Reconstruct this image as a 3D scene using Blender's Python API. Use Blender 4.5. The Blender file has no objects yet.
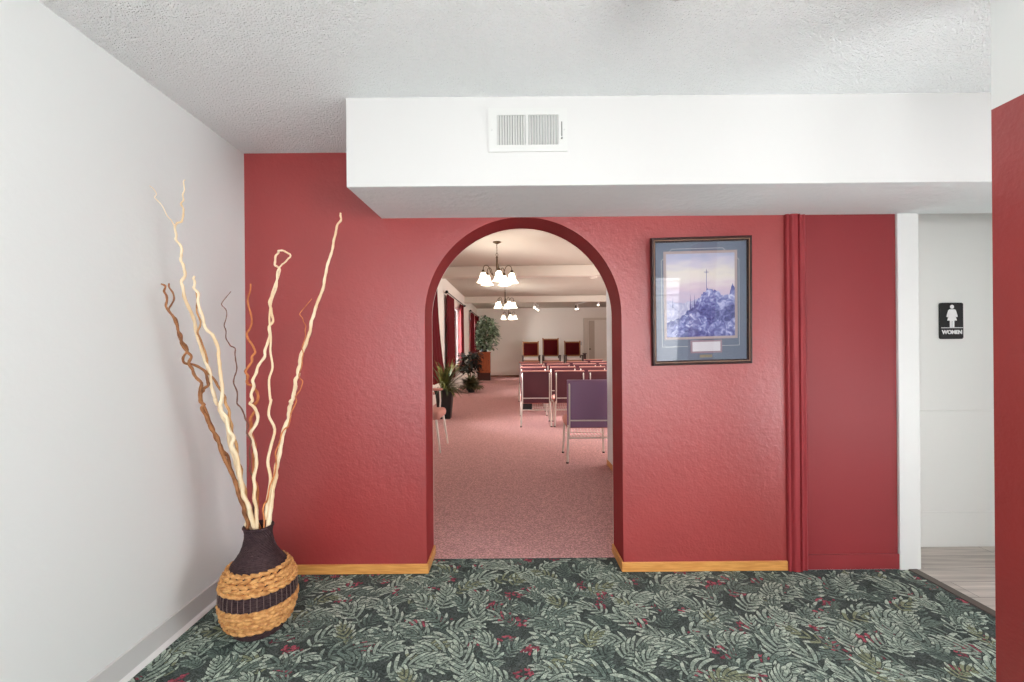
import bpy, bmesh, math, random
from mathutils import Vector, Matrix
C = bpy.context.scene.collection
R = random.Random(7)
PI = math.pi

# ------------------------------------------------------------------ camera model (used to read real positions off the photograph)
F = 440.0; CX, CY = 508.5, 350.3; ROLL = 0.0085; CAMZ = 1.285
def at(x, y, d):
    u, v = x - CX, CY - y
    return Vector(((u*math.cos(ROLL) + v*math.sin(ROLL))*d/F, d, CAMZ + (-u*math.sin(ROLL) + v*math.cos(ROLL))*d/F))
cam = bpy.data.cameras.new('camera'); camo = bpy.data.objects.new('camera', cam); C.objects.link(camo)
cam.sensor_width = 36; cam.sensor_fit = 'HORIZONTAL'; cam.lens = 36*F/1024
cam.shift_x = (512-CX)/1024; cam.shift_y = (CY-341)/1024
cam.clip_start = 0.02
camo.location = (0, 0, CAMZ); camo.rotation_euler = (PI/2, ROLL, 0)
bpy.context.scene.camera = camo

# ------------------------------------------------------------------ materials
def lin(c):
    return tuple((x/255/12.92 if x/255 <= 0.04045 else ((x/255+0.055)/1.055)**2.4) for x in c) + (1,)
def mat(name, col, rough=0.6, spec=0.4, metal=0.0, bumps=(), vary=None, emit=None, sheen=0, coat=0):
    """bumps: (scale, detail, strength, distance); vary: (scale, other colour, amount)"""
    m = bpy.data.materials.new(name); m.use_nodes = True
    nt = m.node_tree; b = nt.nodes['Principled BSDF']
    b.inputs['Base Color'].default_value = lin(col)
    b.inputs['Roughness'].default_value = rough
    b.inputs['Specular IOR Level'].default_value = spec
    b.inputs['Metallic'].default_value = metal
    if sheen: b.inputs['Sheen Weight'].default_value = sheen
    if coat: b.inputs['Coat Weight'].default_value = coat
    tc = nt.nodes.new('ShaderNodeTexCoord')
    if vary:
        sc, c2, amt = vary[:3]
        n = nt.nodes.new('ShaderNodeTexNoise'); n.inputs['Scale'].default_value = sc; n.inputs['Detail'].default_value = 5
        if len(vary) > 3:
            mp = nt.nodes.new('ShaderNodeMapping'); mp.inputs['Scale'].default_value = vary[3]
            nt.links.new(tc.outputs['Object'], mp.inputs['Vector']); nt.links.new(mp.outputs[0], n.inputs['Vector'])
        else:
            nt.links.new(tc.outputs['Object'], n.inputs['Vector'])
        r = nt.nodes.new('ShaderNodeMapRange'); r.inputs[1].default_value = 0.38; r.inputs[2].default_value = 0.62
        r.inputs[4].default_value = amt
        nt.links.new(n.outputs['Fac'], r.inputs[0])
        mx = nt.nodes.new('ShaderNodeMix'); mx.data_type = 'RGBA'
        mx.inputs[6].default_value = lin(col); mx.inputs[7].default_value = lin(c2)
        nt.links.new(r.outputs[0], mx.inputs[0]); nt.links.new(mx.outputs[2], b.inputs['Base Color'])
    prev = None
    for sc, det, st, dist in bumps:
        n = nt.nodes.new('ShaderNodeTexNoise'); n.inputs['Scale'].default_value = sc; n.inputs['Detail'].default_value = det
        nt.links.new(tc.outputs['Object'], n.inputs['Vector'])
        bp = nt.nodes.new('ShaderNodeBump'); bp.inputs['Strength'].default_value = st; bp.inputs['Distance'].default_value = dist
        nt.links.new(n.outputs['Fac'], bp.inputs['Height'])
        if prev: nt.links.new(prev.outputs[0], bp.inputs['Normal'])
        prev = bp
    if prev: nt.links.new(prev.outputs[0], b.inputs['Normal'])
    if emit:
        b.inputs['Emission Color'].default_value = lin(emit[0]); b.inputs['Emission Strength'].default_value = emit[1]
    return m
def glass_mat(name, f0=0.05):
    m = bpy.data.materials.new(name); m.use_nodes = True; nt = m.node_tree; nt.nodes.clear()
    o = nt.nodes.new('ShaderNodeOutputMaterial'); mx = nt.nodes.new('ShaderNodeMixShader')
    t = nt.nodes.new('ShaderNodeBsdfTransparent'); g = nt.nodes.new('ShaderNodeBsdfGlossy'); g.inputs['Roughness'].default_value = 0.0
    fr = nt.nodes.new('ShaderNodeFresnel'); fr.inputs['IOR'].default_value = 1.5
    nt.links.new(fr.outputs[0], mx.inputs[0]); nt.links.new(t.outputs[0], mx.inputs[1]); nt.links.new(g.outputs[0], mx.inputs[2])
    nt.links.new(mx.outputs[0], o.inputs[0])
    return m

M = {}
M['white_wall'] = mat('white_wall_paint', (219, 222, 220), 0.55, 0.3, bumps=((9, 3, 0.10, 0.02), (70, 3, 0.12, 0.004)))
M['soffit'] = mat('white_soffit_paint', (207, 206, 204), 0.6, 0.3, bumps=((60, 2, 0.05, 0.003),))
M['popcorn'] = mat('popcorn_ceiling', (247, 249, 248), 0.95, 0.1, bumps=((150, 2, 1.0, 0.018), (60, 3, 0.5, 0.010)))
M['red'] = mat('red_wall_paint', (145, 47, 46), 0.38, 0.85, bumps=((26, 4, 0.20, 0.010), (75, 3, 0.26, 0.005)), vary=(3, (140, 45, 45), 0.6))
M['red_reveal'] = mat('red_reveal_paint', (138, 38, 40), 0.7, 0.2, bumps=((30, 2, 0.05, 0.005),))
M['red_smooth'] = mat('red_trim_paint', (138, 46, 50), 0.48, 0.22, bumps=((30, 2, 0.04, 0.005),))
M['trim_white'] = mat('white_trim_paint', (224, 224, 222), 0.45, 0.4)
M['door_white'] = mat('white_door_paint', (226, 226, 222), 0.5, 0.35)
M['vinyl'] = mat('grey_vinyl_base', (196, 196, 194), 0.5, 0.35)
M['oak'] = mat('oak_base', (214, 156, 86), 0.4, 0.4, vary=(6, (190, 128, 64), 0.8, (1.5, 14, 14)))
M['cream'] = mat('cream_wall_paint', (236, 230, 221), 0.7, 0.25, bumps=((60, 2, 0.06, 0.004),))
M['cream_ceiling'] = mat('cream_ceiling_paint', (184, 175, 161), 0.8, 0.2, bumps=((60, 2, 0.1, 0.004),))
M['beam'] = mat('beam_paint', (208, 199, 186), 0.6, 0.25)
M['brown_base'] = mat('brown_base_board', (126, 84, 56), 0.5, 0.3)
M['metal'] = mat('satin_silver_metal', (226, 222, 214), 0.35, 0.5, metal=0.6)
M['plum'] = mat('plum_back_vinyl', (94, 50, 60), 0.55, 0.35)
M['purple'] = mat('purple_back_vinyl', (142, 110, 142), 0.5, 0.35, bumps=((12, 2, 0.1, 0.01),))
M['rose'] = mat('rose_seat_fabric', (198, 142, 132), 0.9, 0.1, bumps=((300, 2, 0.2, 0.002),))
M['black'] = mat('black_plastic', (24, 23, 24), 0.45, 0.4)
M['bronze'] = mat('aged_bronze', (84, 66, 46), 0.4, 0.5, metal=0.7)
M['shade'] = mat('lit_frosted_shade', (255, 246, 230), 0.4, 0.3, emit=((255, 240, 214), 3.2))
M['bulb'] = mat('lit_bulb', (255, 250, 240), 0.4, 0.3, emit=((255, 244, 226), 6))
M['curtain'] = mat('crimson_curtain', (92, 5, 15), 0.75, 0.2)
M['pot_black'] = mat('black_planter', (30, 26, 27), 0.5, 0.35)
M['soil'] = mat('dark_soil', (50, 38, 30), 0.95, 0.1)
M['spiky'] = mat('spiky_leaf', (32, 48, 26), 0.45, 0.4, vary=(5, (112, 108, 48), 0.75))
M['dark_leaf'] = mat('dark_leaf', (20, 24, 20), 0.7, 0.12, vary=(9, (40, 36, 30), 0.8))
M['low_leaf'] = mat('low_bush_leaf', (62, 72, 44), 0.45, 0.4, vary=(7, (104, 90, 54), 0.9))
M['ficus'] = mat('variegated_leaf', (34, 62, 36), 0.35, 0.45, vary=(7, (186, 204, 172), 0.85))
M['bark'] = mat('bark', (96, 66, 44), 0.85, 0.15)
M['cabinet'] = mat('red_brown_wood', (168, 84, 38), 0.4, 0.4, vary=(5, (130, 56, 24), 0.8, (10, 10, 1)))
M['cabinet_dark'] = mat('dark_plinth_wood', (66, 30, 22), 0.5, 0.35)
M['throne_wood'] = mat('brown_chair_wood', (150, 98, 52), 0.4, 0.4)
M['throne_dark'] = mat('dark_arm_wood', (72, 46, 36), 0.4, 0.4)
M['throne_red'] = mat('dark_red_velvet', (72, 3, 7), 0.8, 0.15)
M['throne_seat'] = mat('pale_pink_cushion', (238, 222, 218), 0.8, 0.2)
M['glass'] = glass_mat('clear_glass')
M['fan_wood'] = mat('dark_red_blade', (74, 34, 30), 0.4, 0.4)
M['added_bowl'] = mat('added_fan_bowl_glow', (255, 250, 240), 0.4, 0.3, emit=((255, 247, 236), 2.0))  # glow of the added, unseen fan bowl

# ------------------------------------------------------------------ mesh builder
class MB:
    def __init__(s): s.v = []; s.f = []; s.m = []
    def add(s, vs, fs, mi=0):
        o = len(s.v); s.v += [tuple(p) for p in vs]
        for f in fs: s.f.append(tuple(i+o for i in f)); s.m.append(mi)
        return s
    def box(s, a, b, mi=0):
        (x0,y0,z0),(x1,y1,z1) = a, b
        vs = [(x0,y0,z0),(x1,y0,z0),(x1,y1,z0),(x0,y1,z0),(x0,y0,z1),(x1,y0,z1),(x1,y1,z1),(x0,y1,z1)]
        return s.add(vs, [(0,3,2,1),(4,5,6,7),(0,1,5,4),(1,2,6,5),(2,3,7,6),(3,0,4,7)], mi)
    def rbox(s, c, size, r=0.01, seg=2, mi=0, M4=None):
        bm = bmesh.new(); bmesh.ops.create_cube(bm, size=1)
        bmesh.ops.scale(bm, vec=size, verts=bm.verts)
        r = min(r, min(size)*0.49)
        bmesh.ops.bevel(bm, geom=bm.edges[:], offset=r, segments=seg, profile=0.5, affect='EDGES')
        T = Matrix.Translation(c) @ (M4 or Matrix())
        bm.verts.ensure_lookup_table()
        s.add([T @ v.co for v in bm.verts], [[v.index for v in f.verts] for f in bm.faces], mi); bm.free()
        return s
    def tube(s, pts, rad, n=8, mi=0, cap=True):
        pts = [Vector(p) for p in pts]; k = len(pts)
        if not hasattr(rad, '__len__'): rad = [rad]*k
        up = Vector((0.13, 0.31, 0.94)); vs = []
        for i, p in enumerate(pts):
            t = (pts[min(i+1,k-1)] - pts[max(i-1,0)]).normalized()
            a = up - t*up.dot(t)
            if a.length < 1e-4: a = Vector((1,0,0)) - t*t.x
            a.normalize(); up = a; b = t.cross(a)
            for j in range(n):
                an = 2*PI*j/n; vs.append(p + (a*math.cos(an) + b*math.sin(an))*rad[i])
        fs = [(i*n+j, i*n+(j+1)%n, (i+1)*n+(j+1)%n, (i+1)*n+j) for i in range(k-1) for j in range(n)]
        if cap: fs += [tuple(range(n))[::-1], tuple((k-1)*n+j for j in range(n))]
        return s.add(vs, fs, mi)
    def lathe(s, prof, c=(0,0,0), n=24, mi=0, M4=None):
        vs = []; k = len(prof)
        T = Matrix.Translation(c) @ (M4 or Matrix())
        for r, z in prof:
            for j in range(n):
                a = 2*PI*j/n; vs.append(T @ Vector((r*math.cos(a), r*math.sin(a), z)))
        fs = [(i*n+j, i*n+(j+1)%n, (i+1)*n+(j+1)%n, (i+1)*n+j) for i in range(k-1) for j in range(n)]
        if prof[0][0] > 0: fs.append(tuple(range(n))[::-1])
        if prof[-1][0] > 0: fs.append(tuple((k-1)*n+j for j in range(n)))
        return s.add(vs, fs, mi)
    def prism(s, poly, axis, a, b, mi=0):
        """poly: 2D outline, extruded along axis (0,1,2) from a to b"""
        def P(p, h):
            q = list(p); q.insert(axis, h); return tuple(q)
        n = len(poly)
        return s.add([P(p,a) for p in poly] + [P(p,b) for p in poly],
                     [tuple(range(n)), tuple(range(2*n-1, n-1, -1))] + [(i, (i+1)%n, n+(i+1)%n, n+i) for i in range(n)], mi)
    def build(s, name, mats, parent=None, smooth=False, loc=None, rotz=0, fix=True):
        me = bpy.data.meshes.new(name); me.from_pydata(s.v, [], s.f)
        if not isinstance(mats, (list, tuple)): mats = [mats]
        for m in mats: me.materials.append(m)
        me.polygons.foreach_set('material_index', s.m)
        if fix:
            bm = bmesh.new(); bm.from_mesh(me); bmesh.ops.recalc_face_normals(bm, faces=bm.faces); bm.to_mesh(me); bm.free()
        if smooth:
            me.polygons.foreach_set('use_smooth', [True]*len(me.polygons))
            me.set_sharp_from_angle(angle=math.radians(40))
        me.update()
        o = bpy.data.objects.new(name, me); C.objects.link(o)
        if parent: o.parent = parent
        if loc: o.location = loc
        if rotz: o.rotation_euler = (0,0,rotz)
        return o
def tag(o, label=None, cat=None, group=None, kind=None):
    if label: o['label'] = label
    if cat: o['category'] = cat
    if group: o['group'] = group
    if kind: o['kind'] = kind
    return o
def thing(name, label, cat, loc=(0,0,0), rot=(0,0,0), group=None):
    o = bpy.data.objects.new(name, None); C.objects.link(o); o.empty_display_size = 0.1
    o.location = loc; o.rotation_euler = rot
    return tag(o, label, cat, group)
def struct(o): o['kind'] = 'structure'; return o
def copy_tree(o, parent=None):
    c = o.copy(); C.objects.link(c)
    if parent: c.parent = parent
    for ch in o.children: copy_tree(ch, c)
    return c

# ------------------------------------------------------------------ foyer shell
DW, DB = 2.549, 2.79           # front and back of the arch wall
XL, XR, HC = -1.523, 3.3, 2.438
YB = -1.35                     # wall with windows behind the camera
SEAM = 2.724
struct(MB().box((XL-0.15, YB-0.15, 0), (XL, DW, HC+0.1)).build('wall_left', M['white_wall']))
b = MB().box((XL, YB, 0.012), (XL+0.007, DW, 0.105), 0)
b.prism([(XL, 0.105), (XL+0.007, 0.105), (XL, 0.109)], 1, YB, DW, 0)
b.prism([(XL, 0), (XL+0.022, 0), (XL+0.018, 0.011), (XL+0.007, 0.018), (XL, 0.018)], 1, YB, DW, 1)
struct(b.build('baseboard_left', [M['vinyl'], M['trim_white']]))
struct(MB().box((XL-0.15, YB-0.15, HC), (XR+0.15, DW+0.01, HC+0.12)).build('ceiling', M['popcorn']))

DD = 2.83
# arch wall: one mesh, the arch is a half circle on straight jambs
AX, AR, AS = 0.0863, 0.570, 1.486
TOP = 3.3
def arch_wall():
    m = MB()
    n = 48
    curve = [(AX + AR*math.cos(PI - PI*i/n), AS + AR*math.sin(PI - PI*i/n)) for i in range(n+1)]
    X0, X1 = -2.2, 1.602
    def wallquad(p, q, z0, z1): pass
    pts = [(AX-AR, 0)] + curve + [(AX+AR, 0)]
    for Y in (DW, DB):
        m.add([(X0,Y,0),(AX-AR,Y,0),(AX-AR,Y,AS),(AX-AR,Y,TOP),(X0,Y,TOP),(X0,Y,AS)], [(0,1,2,3,4,5)])
        m.add([(AX+AR,Y,0),(X1,Y,0),(X1,Y,TOP),(AX+AR,Y,TOP),(AX+AR,Y,AS)], [(0,1,2,3,4)])
        for i in range(n):
            (xa,za),(xb,zb) = curve[i], curve[i+1]
            m.add([(xa,Y,za),(xb,Y,zb),(xb,Y,TOP),(xa,Y,TOP)], [(0,1,2,3)])
    for i in range(len(pts)-1):
        (xa,za),(xb,zb) = pts[i], pts[i+1]
        m.add([(xa,DW,za),(xb,DW,zb),(xb,DB,zb),(xa,DB,za)], [(0,1,2,3)], 1)
    m.add([(X1,DW,0),(X1,DB,0),(X1,DB,TOP),(X1,DW,TOP)], [(0,1,2,3)])
    # panel section beside the casing, set 18 mm back
    m.box((1.602, DW+0.018, 0), (2.25, DB, TOP))
    m.box((2.25, DW+0.01, 0), (2.372, DB, TOP))
    m.box((2.372, DW+0.06, 2.3), (XR+0.15, DB, TOP))
    bm = bmesh.new()
    o = m.build('wall_back', [M['red'], M['red_reveal']])
    bm.from_mesh(o.data); bmesh.ops.remove_doubles(bm, verts=bm.verts, dist=1e-4); bmesh.ops.recalc_face_normals(bm, faces=bm.faces)
    for f in bm.faces: f.smooth = True
    bm.to_mesh(o.data); bm.free(); o.data.set_sharp_from_angle(angle=math.radians(30))
    return struct(o)
arch_wall()
# cream skin on the chapel face of the arch wall
n = 48
cv = [(AX + AR*math.cos(PI - PI*i/n), AS + AR*math.sin(PI - PI*i/n)) for i in range(n+1)]
sk = MB()
sk.box((-2.2, DB, 0), (AX-AR, DB+0.008, TOP)); sk.box((AX+AR, DB, 0), (2.372, DB+0.008, TOP)); sk.box((2.36, DD+0.042, 0), (6.2, DD+0.06, TOP)); sk.box((2.36, DB, 0), (2.371, DD+0.05, TOP))
for i in range(n):
    (xa,za),(xb,zb) = cv[i], cv[i+1]
    sk.prism([(xa,za),(xb,zb),(xb,TOP),(xa,TOP)], 1, DB, DB+0.008)
struct(sk.build('wall_chapel_front', M['cream']))
# oak baseboards
BH, BT = 0.055, 0.012
bb = MB()
bb.rbox(((XL+AX-AR)/2+0.006, DW-BT/2, BH/2), (AX-AR-XL+0.012, BT, BH), 0.003, 2)
bb.rbox((AX-AR+BT/2, (DW+DB)/2, BH/2), (BT, DB-DW, BH), 0.003, 2)
struct(bb.build('baseboard_back', M['oak']))
bb = MB()
bb.rbox(((1.602+AX+AR)/2-0.006, DW-BT/2, BH/2), (1.602-AX-AR+0.012, BT, BH), 0.003, 2)
bb.rbox((AX+AR-BT/2, (DW+DB)/2, BH/2), (BT, DB-DW, BH), 0.003, 2)
struct(bb.build('baseboard_right', M['oak']))
# red casing with its ridges, red board at the foot of the panel, white trim
prof = [(1.602, DW+0.03), (1.602, DW-0.012), (1.606, DW-0.02), (1.616, DW-0.022), (1.622, DW-0.012), (1.632, DW-0.026), (1.640, DW-0.03), (1.662, DW-0.03), (1.668, DW-0.016),
        (1.674, DW-0.03), (1.680, DW-0.02), (1.688, DW-0.012), (1.700, DW-0.008), (1.712, DW-0.014), (1.722, DW-0.006), (1.724, DW+0.03)]
struct(MB().prism(prof, 2, 0, 2.07).build('trim_1', M['red_smooth']))
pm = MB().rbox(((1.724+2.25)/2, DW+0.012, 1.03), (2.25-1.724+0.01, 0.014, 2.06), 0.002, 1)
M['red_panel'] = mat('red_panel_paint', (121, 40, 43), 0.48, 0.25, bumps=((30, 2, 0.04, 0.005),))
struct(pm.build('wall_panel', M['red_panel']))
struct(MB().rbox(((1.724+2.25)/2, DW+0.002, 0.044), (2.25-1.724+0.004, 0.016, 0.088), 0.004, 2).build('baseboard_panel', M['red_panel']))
struct(MB().rbox(((2.25+2.372)/2, DW+0.09, 1.03), (0.122, 0.20, 2.07), 0.004, 2).build('trim_2', M['trim_white']))
# white door set back in its recess
DD = 2.83
dm = MB()
dm.box((2.372, DD, 0.012), (XR, DD+0.04, 2.3))
dm.rbox(((2.372+XR)/2, DD-0.004, 0.877-0.006), (XR-2.372, 0.012, 0.012), 0.003, 2)
dm.rbox(((2.372+XR)/2, DD-0.004, 0.40), (XR-2.372, 0.010, 0.94), 0.004, 2)
dm.rbox(((2.372+XR)/2, DD-0.007, 0.12), (XR-2.372, 0.012, 0.22), 0.004, 2)
struct(dm.build('door_1', M['door_white']))
struct(MB().box((2.372, DW+0.06, 2.25), (XR, DD+0.04, 2.3)).build('ceiling_recess', M['trim_white']))
# soffit
SY = 2.0; SX = -0.729
sb = MB().prism([(SY, 2.034), (DW+0.001, 2.056), (DW+0.001, HC+0.001), (SY, HC+0.001)], 0, SX, XR)
struct(sb.build('ceiling_soffit', M['soffit']))
bot = MB().prism([(SY+0.004, 2.0335), (DW, 2.0553), (DW, 2.057), (SY+0.004, 2.036)], 0, SX+0.003, XR)
struct(bot.build('ceiling_soffit_underside', mat('textured_soffit_underside', (226, 231, 231), 0.8, 0.2, bumps=((26, 4, 0.5, 0.012), (90, 3, 0.3, 0.004)))))
# right wall stub: red below, white above
stub = MB().box((1.57, 1.225, 0), (1.70, 1.425, 2.05), 0).box((1.57, 1.225, 2.05), (1.70, 1.425, HC), 1)
struct(stub.build('wall_right', [M['red'], M['white_wall']]))
# far right wall of the hall
hw = MB(); hy0, hy1, hz0, hz1 = -0.6, 1.5, 0.35, 2.05
hw.box((XR, YB-0.15, 0), (XR+0.15, hy0, HC+0.1)); hw.box((XR, hy1, 0), (XR+0.15, DD+0.05, HC+0.1)); hw.box((XR, hy0, 0), (XR+0.15, hy1, hz0)); hw.box((XR, hy0, hz1), (XR+0.15, hy1, HC+0.1))
struct(hw.build('wall_hall', M['white_wall']))
fr = MB(); fr.box((XR+0.03, hy0, hz0), (XR+0.07, hy0+0.05, hz1)).box((XR+0.03, hy1-0.05, hz0), (XR+0.07, hy1, hz1)).box((XR+0.03, hy0+0.05, hz0), (XR+0.07, hy1-0.05, hz0+0.05)).box((XR+0.03, hy0+0.05, hz1-0.05), (XR+0.07, hy1-0.05, hz1)).box((XR+0.03, 0.425, hz0+0.05), (XR+0.07, 0.475, hz1-0.05))
fo = struct(fr.build('window_6', M['trim_white'])); MB().box((XR+0.048, hy0+0.05, hz0+0.05), (XR+0.052, hy1-0.05, hz1-0.05)).build('pane', M['glass'], fo)  # window added to give the hall fill lamp an opening

# wall behind the camera with two windows
def wall_with_holes(x0, x1, z0, z1, holes, ya, yb, m=None):
    m = m or MB()
    xs = sorted(holes)
    cur = x0
    for (a, b_, c, d) in xs:
        m.box((cur, ya, z0), (a, yb, z1)); m.box((a, ya, z0), (b_, yb, c)); m.box((a, ya, d), (b_, yb, z1)); cur = b_
    m.box((cur, ya, z0), (x1, yb, z1))
    return m
WIN = [(-1.4, 0.9, 0.4, 2.15), (1.25, 2.56, 0.35, 2.02)]
struct(wall_with_holes(XL, XR, 0, HC, WIN, YB-0.12, YB).build('wall_front', M['white_wall']))
for k, (a, b_, c, d) in enumerate(WIN):
    fr = MB()
    w = 0.05; y0, y1 = YB-0.09, YB-0.03
    fr.box((a, y0, c), (a+w, y1, d)); fr.box((b_-w, y0, c), (b_, y1, d)); fr.box((a+w, y0, c), (b_-w, y1, c+w)); fr.box((a+w, y0, d-w), (b_-w, y1, d))
    xm = (a+b_)/2 if k == 0 else b_-0.55
    fr.box((xm-0.025, y0, c+w), (xm+0.025, y1, d-w))
    fo = struct(fr.build('window_%d' % (k+1), M['trim_white']))
    MB().box((a+w, YB-0.062, c+w), (b_-w, YB-0.058, d-w)).build('pane', M['glass'], fo)
# lap siding of the house next door, seen through the right window
sd = MB()
for i in range(26):
    z = -0.3 + i*0.13
    sd.prism([(-3.20, z), (-3.175, z), (-3.195, z+0.135), (-3.20, z+0.135)], 0, 1.0, 5.0)
struct(sd.build('wall_outside', mat('white_lap_siding', (232, 233, 234), 0.6, 0.3)))

# ------------------------------------------------------------------ floors
def carpet_noise(m, cell, amt):
    """knit-like speckle multiplied into the colour"""
    nt = m.node_tree; b = nt.nodes['Principled BSDF']
    tc = nt.nodes.new('ShaderNodeTexCoord'); sn = nt.nodes.new('ShaderNodeVectorMath'); sn.operation = 'SNAP'
    sn.inputs[1].default_value = (cell, cell, 10)
    wn = nt.nodes.new('ShaderNodeTexWhiteNoise'); wn.noise_dimensions = '2D'
    nt.links.new(tc.outputs['Object'], sn.inputs[0]); nt.links.new(sn.outputs[0], wn.inputs['Vector'])
    mr = nt.nodes.new('ShaderNodeMapRange'); mr.inputs[3].default_value = 1-amt; mr.inputs[4].default_value = 1+amt
    nt.links.new(wn.outputs['Value'], mr.inputs[0])
    mx = nt.nodes.new('ShaderNodeMix'); mx.data_type = 'RGBA'; mx.blend_type = 'MULTIPLY'; mx.inputs[0].default_value = 1
    src = b.inputs['Base Color'].links[0].from_socket if b.inputs['Base Color'].is_linked else None
    if src: nt.links.new(src, mx.inputs[6])
    else: mx.inputs[6].default_value = b.inputs['Base Color'].default_value
    nt.links.new(mr.outputs[0], mx.inputs[7]); nt.links.new(mx.outputs[2], b.inputs['Base Color'])
    return m
CARP = [carpet_noise(mat('carpet_ground', (68, 76, 74), 0.95, 0.05, vary=(14, (82, 90, 87), 0.8)), 0.005, 0.45)]
for nm, c in (('pale', (178, 192, 178)), ('mid', (146, 162, 150)), ('dull', (112, 128, 120)), ('olive', (134, 142, 116)), ('vein', (92, 106, 100)), ('rose', (166, 86, 98)), ('wine', (128, 66, 78)), ('deep', (66, 75, 72))):
    CARP.append(carpet_noise(mat('carpet_'+nm, c, 0.95, 0.05), 0.005, 0.30))
EX = 2.305                     # carpet edge towards the wood floor
def carpet():
    m = MB()
    # plain ground
    m.box((XL, YB, -0.02), (EX, DW+0.002, -0.0025), 0)
    m.box((AX-AR-0.02, DW, -0.02), (AX+AR+0.02, SEAM, -0.0025), 0)
    lev = [-0.0024]
    def inside(x, y):
        if x < XL+0.004 or x > EX-0.004 or y < 0.55: return False
        if y > SEAM-0.004: return False
        return y < DW-0.002 or (AX-AR < x < AX+AR)
    def leaflet(p, ang, L, W, bend, mi, tip=None, k=5):
        """one round-tipped, curved leaflet: flat strip of quads, base and tip in two yarn colours"""
        if tip is not None:
            leaflet((p[0]-math.cos(ang)*W*0.3, p[1]-math.sin(ang)*W*0.3), ang, L*1.06, W*1.45, bend, 8, None, 4)
        lev[0] += 1.2e-7
        vs = []; x, y, a = p[0], p[1], ang
        for i in range(k+1):
            t = i/k
            w = W*(0.35+0.65*math.sin(PI*(0.12+0.62*t)))*(1 if i < k else 0.35)
            nx, ny = -math.sin(a), math.cos(a)
            vs += [(x+nx*w, y+ny*w, lev[0]), (x-nx*w, y-ny*w, lev[0])]
            x += math.cos(a)*L/k; y += math.sin(a)*L/k; a += bend/k
        if all(inside(v[0], v[1]) for v in vs):
            for i in range(k):
                m.add(vs[2*i:2*i+4], [(0,1,3,2)], tip if tip is not None and i >= k*0.45 else mi)
            return True
    def frond(x, y, ang, size, curl, back=False):
        base, tip = R.choice([(2,1),(2,1),(3,1),(2,1),(2,1),(4,1),(3,2)]) if not back else R.choice([(3,2),(3,3),(5,3)])
        n = R.randint(4, 6); a = ang; px, py = x, y
        spine = []
        for i in range(n+1):
            spine.append((px, py, a)); px += math.cos(a)*size/n; py += math.sin(a)*size/n; a += curl/n
        leaflet((x, y), ang, size*0.5, size*0.018, curl*0.5, base, None, 4)
        for i in range(n+1):
            sx, sy, sa = spine[i]; t = i/n
            L = size*(0.50*math.sin(PI*(0.20+0.58*t))+0.10)
            for s in (-1, 1):
                LL = L*(1.15 if s*curl < 0 else 0.85)
                leaflet((sx, sy), sa+s*(1.15-0.80*t)+R.uniform(-.1,.1), LL*R.uniform(.85,1.1), size*R.uniform(0.042, 0.056), s*R.uniform(-0.9,-0.2)+curl*0.25, base, tip)
        leaflet((spine[-1][0], spine[-1][1]), spine[-1][2], size*0.28, size*0.05, curl*0.4, base, tip)
    def flower(x, y, r):
        for k in range(R.randint(16, 22)):
            a = R.uniform(0, 2*PI); q = r*math.sqrt(R.random())
            leaflet((x+math.cos(a)*q*1.25, y+math.sin(a)*q*0.85), R.uniform(0, 2*PI), r*0.5, r*0.17, R.uniform(-1.5, 1.5), 6 if R.random() < 0.6 else 7, None, 3)
    # staggered rows, far to near, every plume drawn over the one behind
    items = []
    row = 0; y = 2.80
    while y > 0.62:
        x = XL - 0.1 + (0.075 if row % 2 else 0)
        while x < EX + 0.1:
            items.append((y + R.uniform(-0.03, 0.03), x + R.uniform(-0.035, 0.035), 'f'))
            items.append((y + 0.04 + R.uniform(-0.03, 0.03), x + 0.07 + R.uniform(-0.035, 0.035), 'b'))
            if R.random() < 0.36: items.append((y - 0.01 + R.uniform(-0.03, 0.03), x + 0.075 + R.uniform(-0.03, 0.03), 'r'))
            x += 0.172
        y -= 0.082; row += 1
    items.sort(key=lambda q: -q[0])
    for (yy, xx, kd) in items:
        if kd == 'f':
            side = R.choice((-1, 1))
            frond(xx, yy, PI/2 + side*R.uniform(-0.2, 1.15), R.uniform(0.115, 0.18), side*R.uniform(0.3, 1.7))
        elif kd == 'b':
            side = R.choice((-1, 1)); frond(xx, yy, PI/2 + side*R.uniform(-0.2, 1.4), R.uniform(0.07, 0.12), side*R.uniform(0.2, 1.4), True)
        else: flower(xx, yy, R.uniform(0.030, 0.046))
    return struct(m.build('floor', CARP, fix=False))
carpet()
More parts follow.
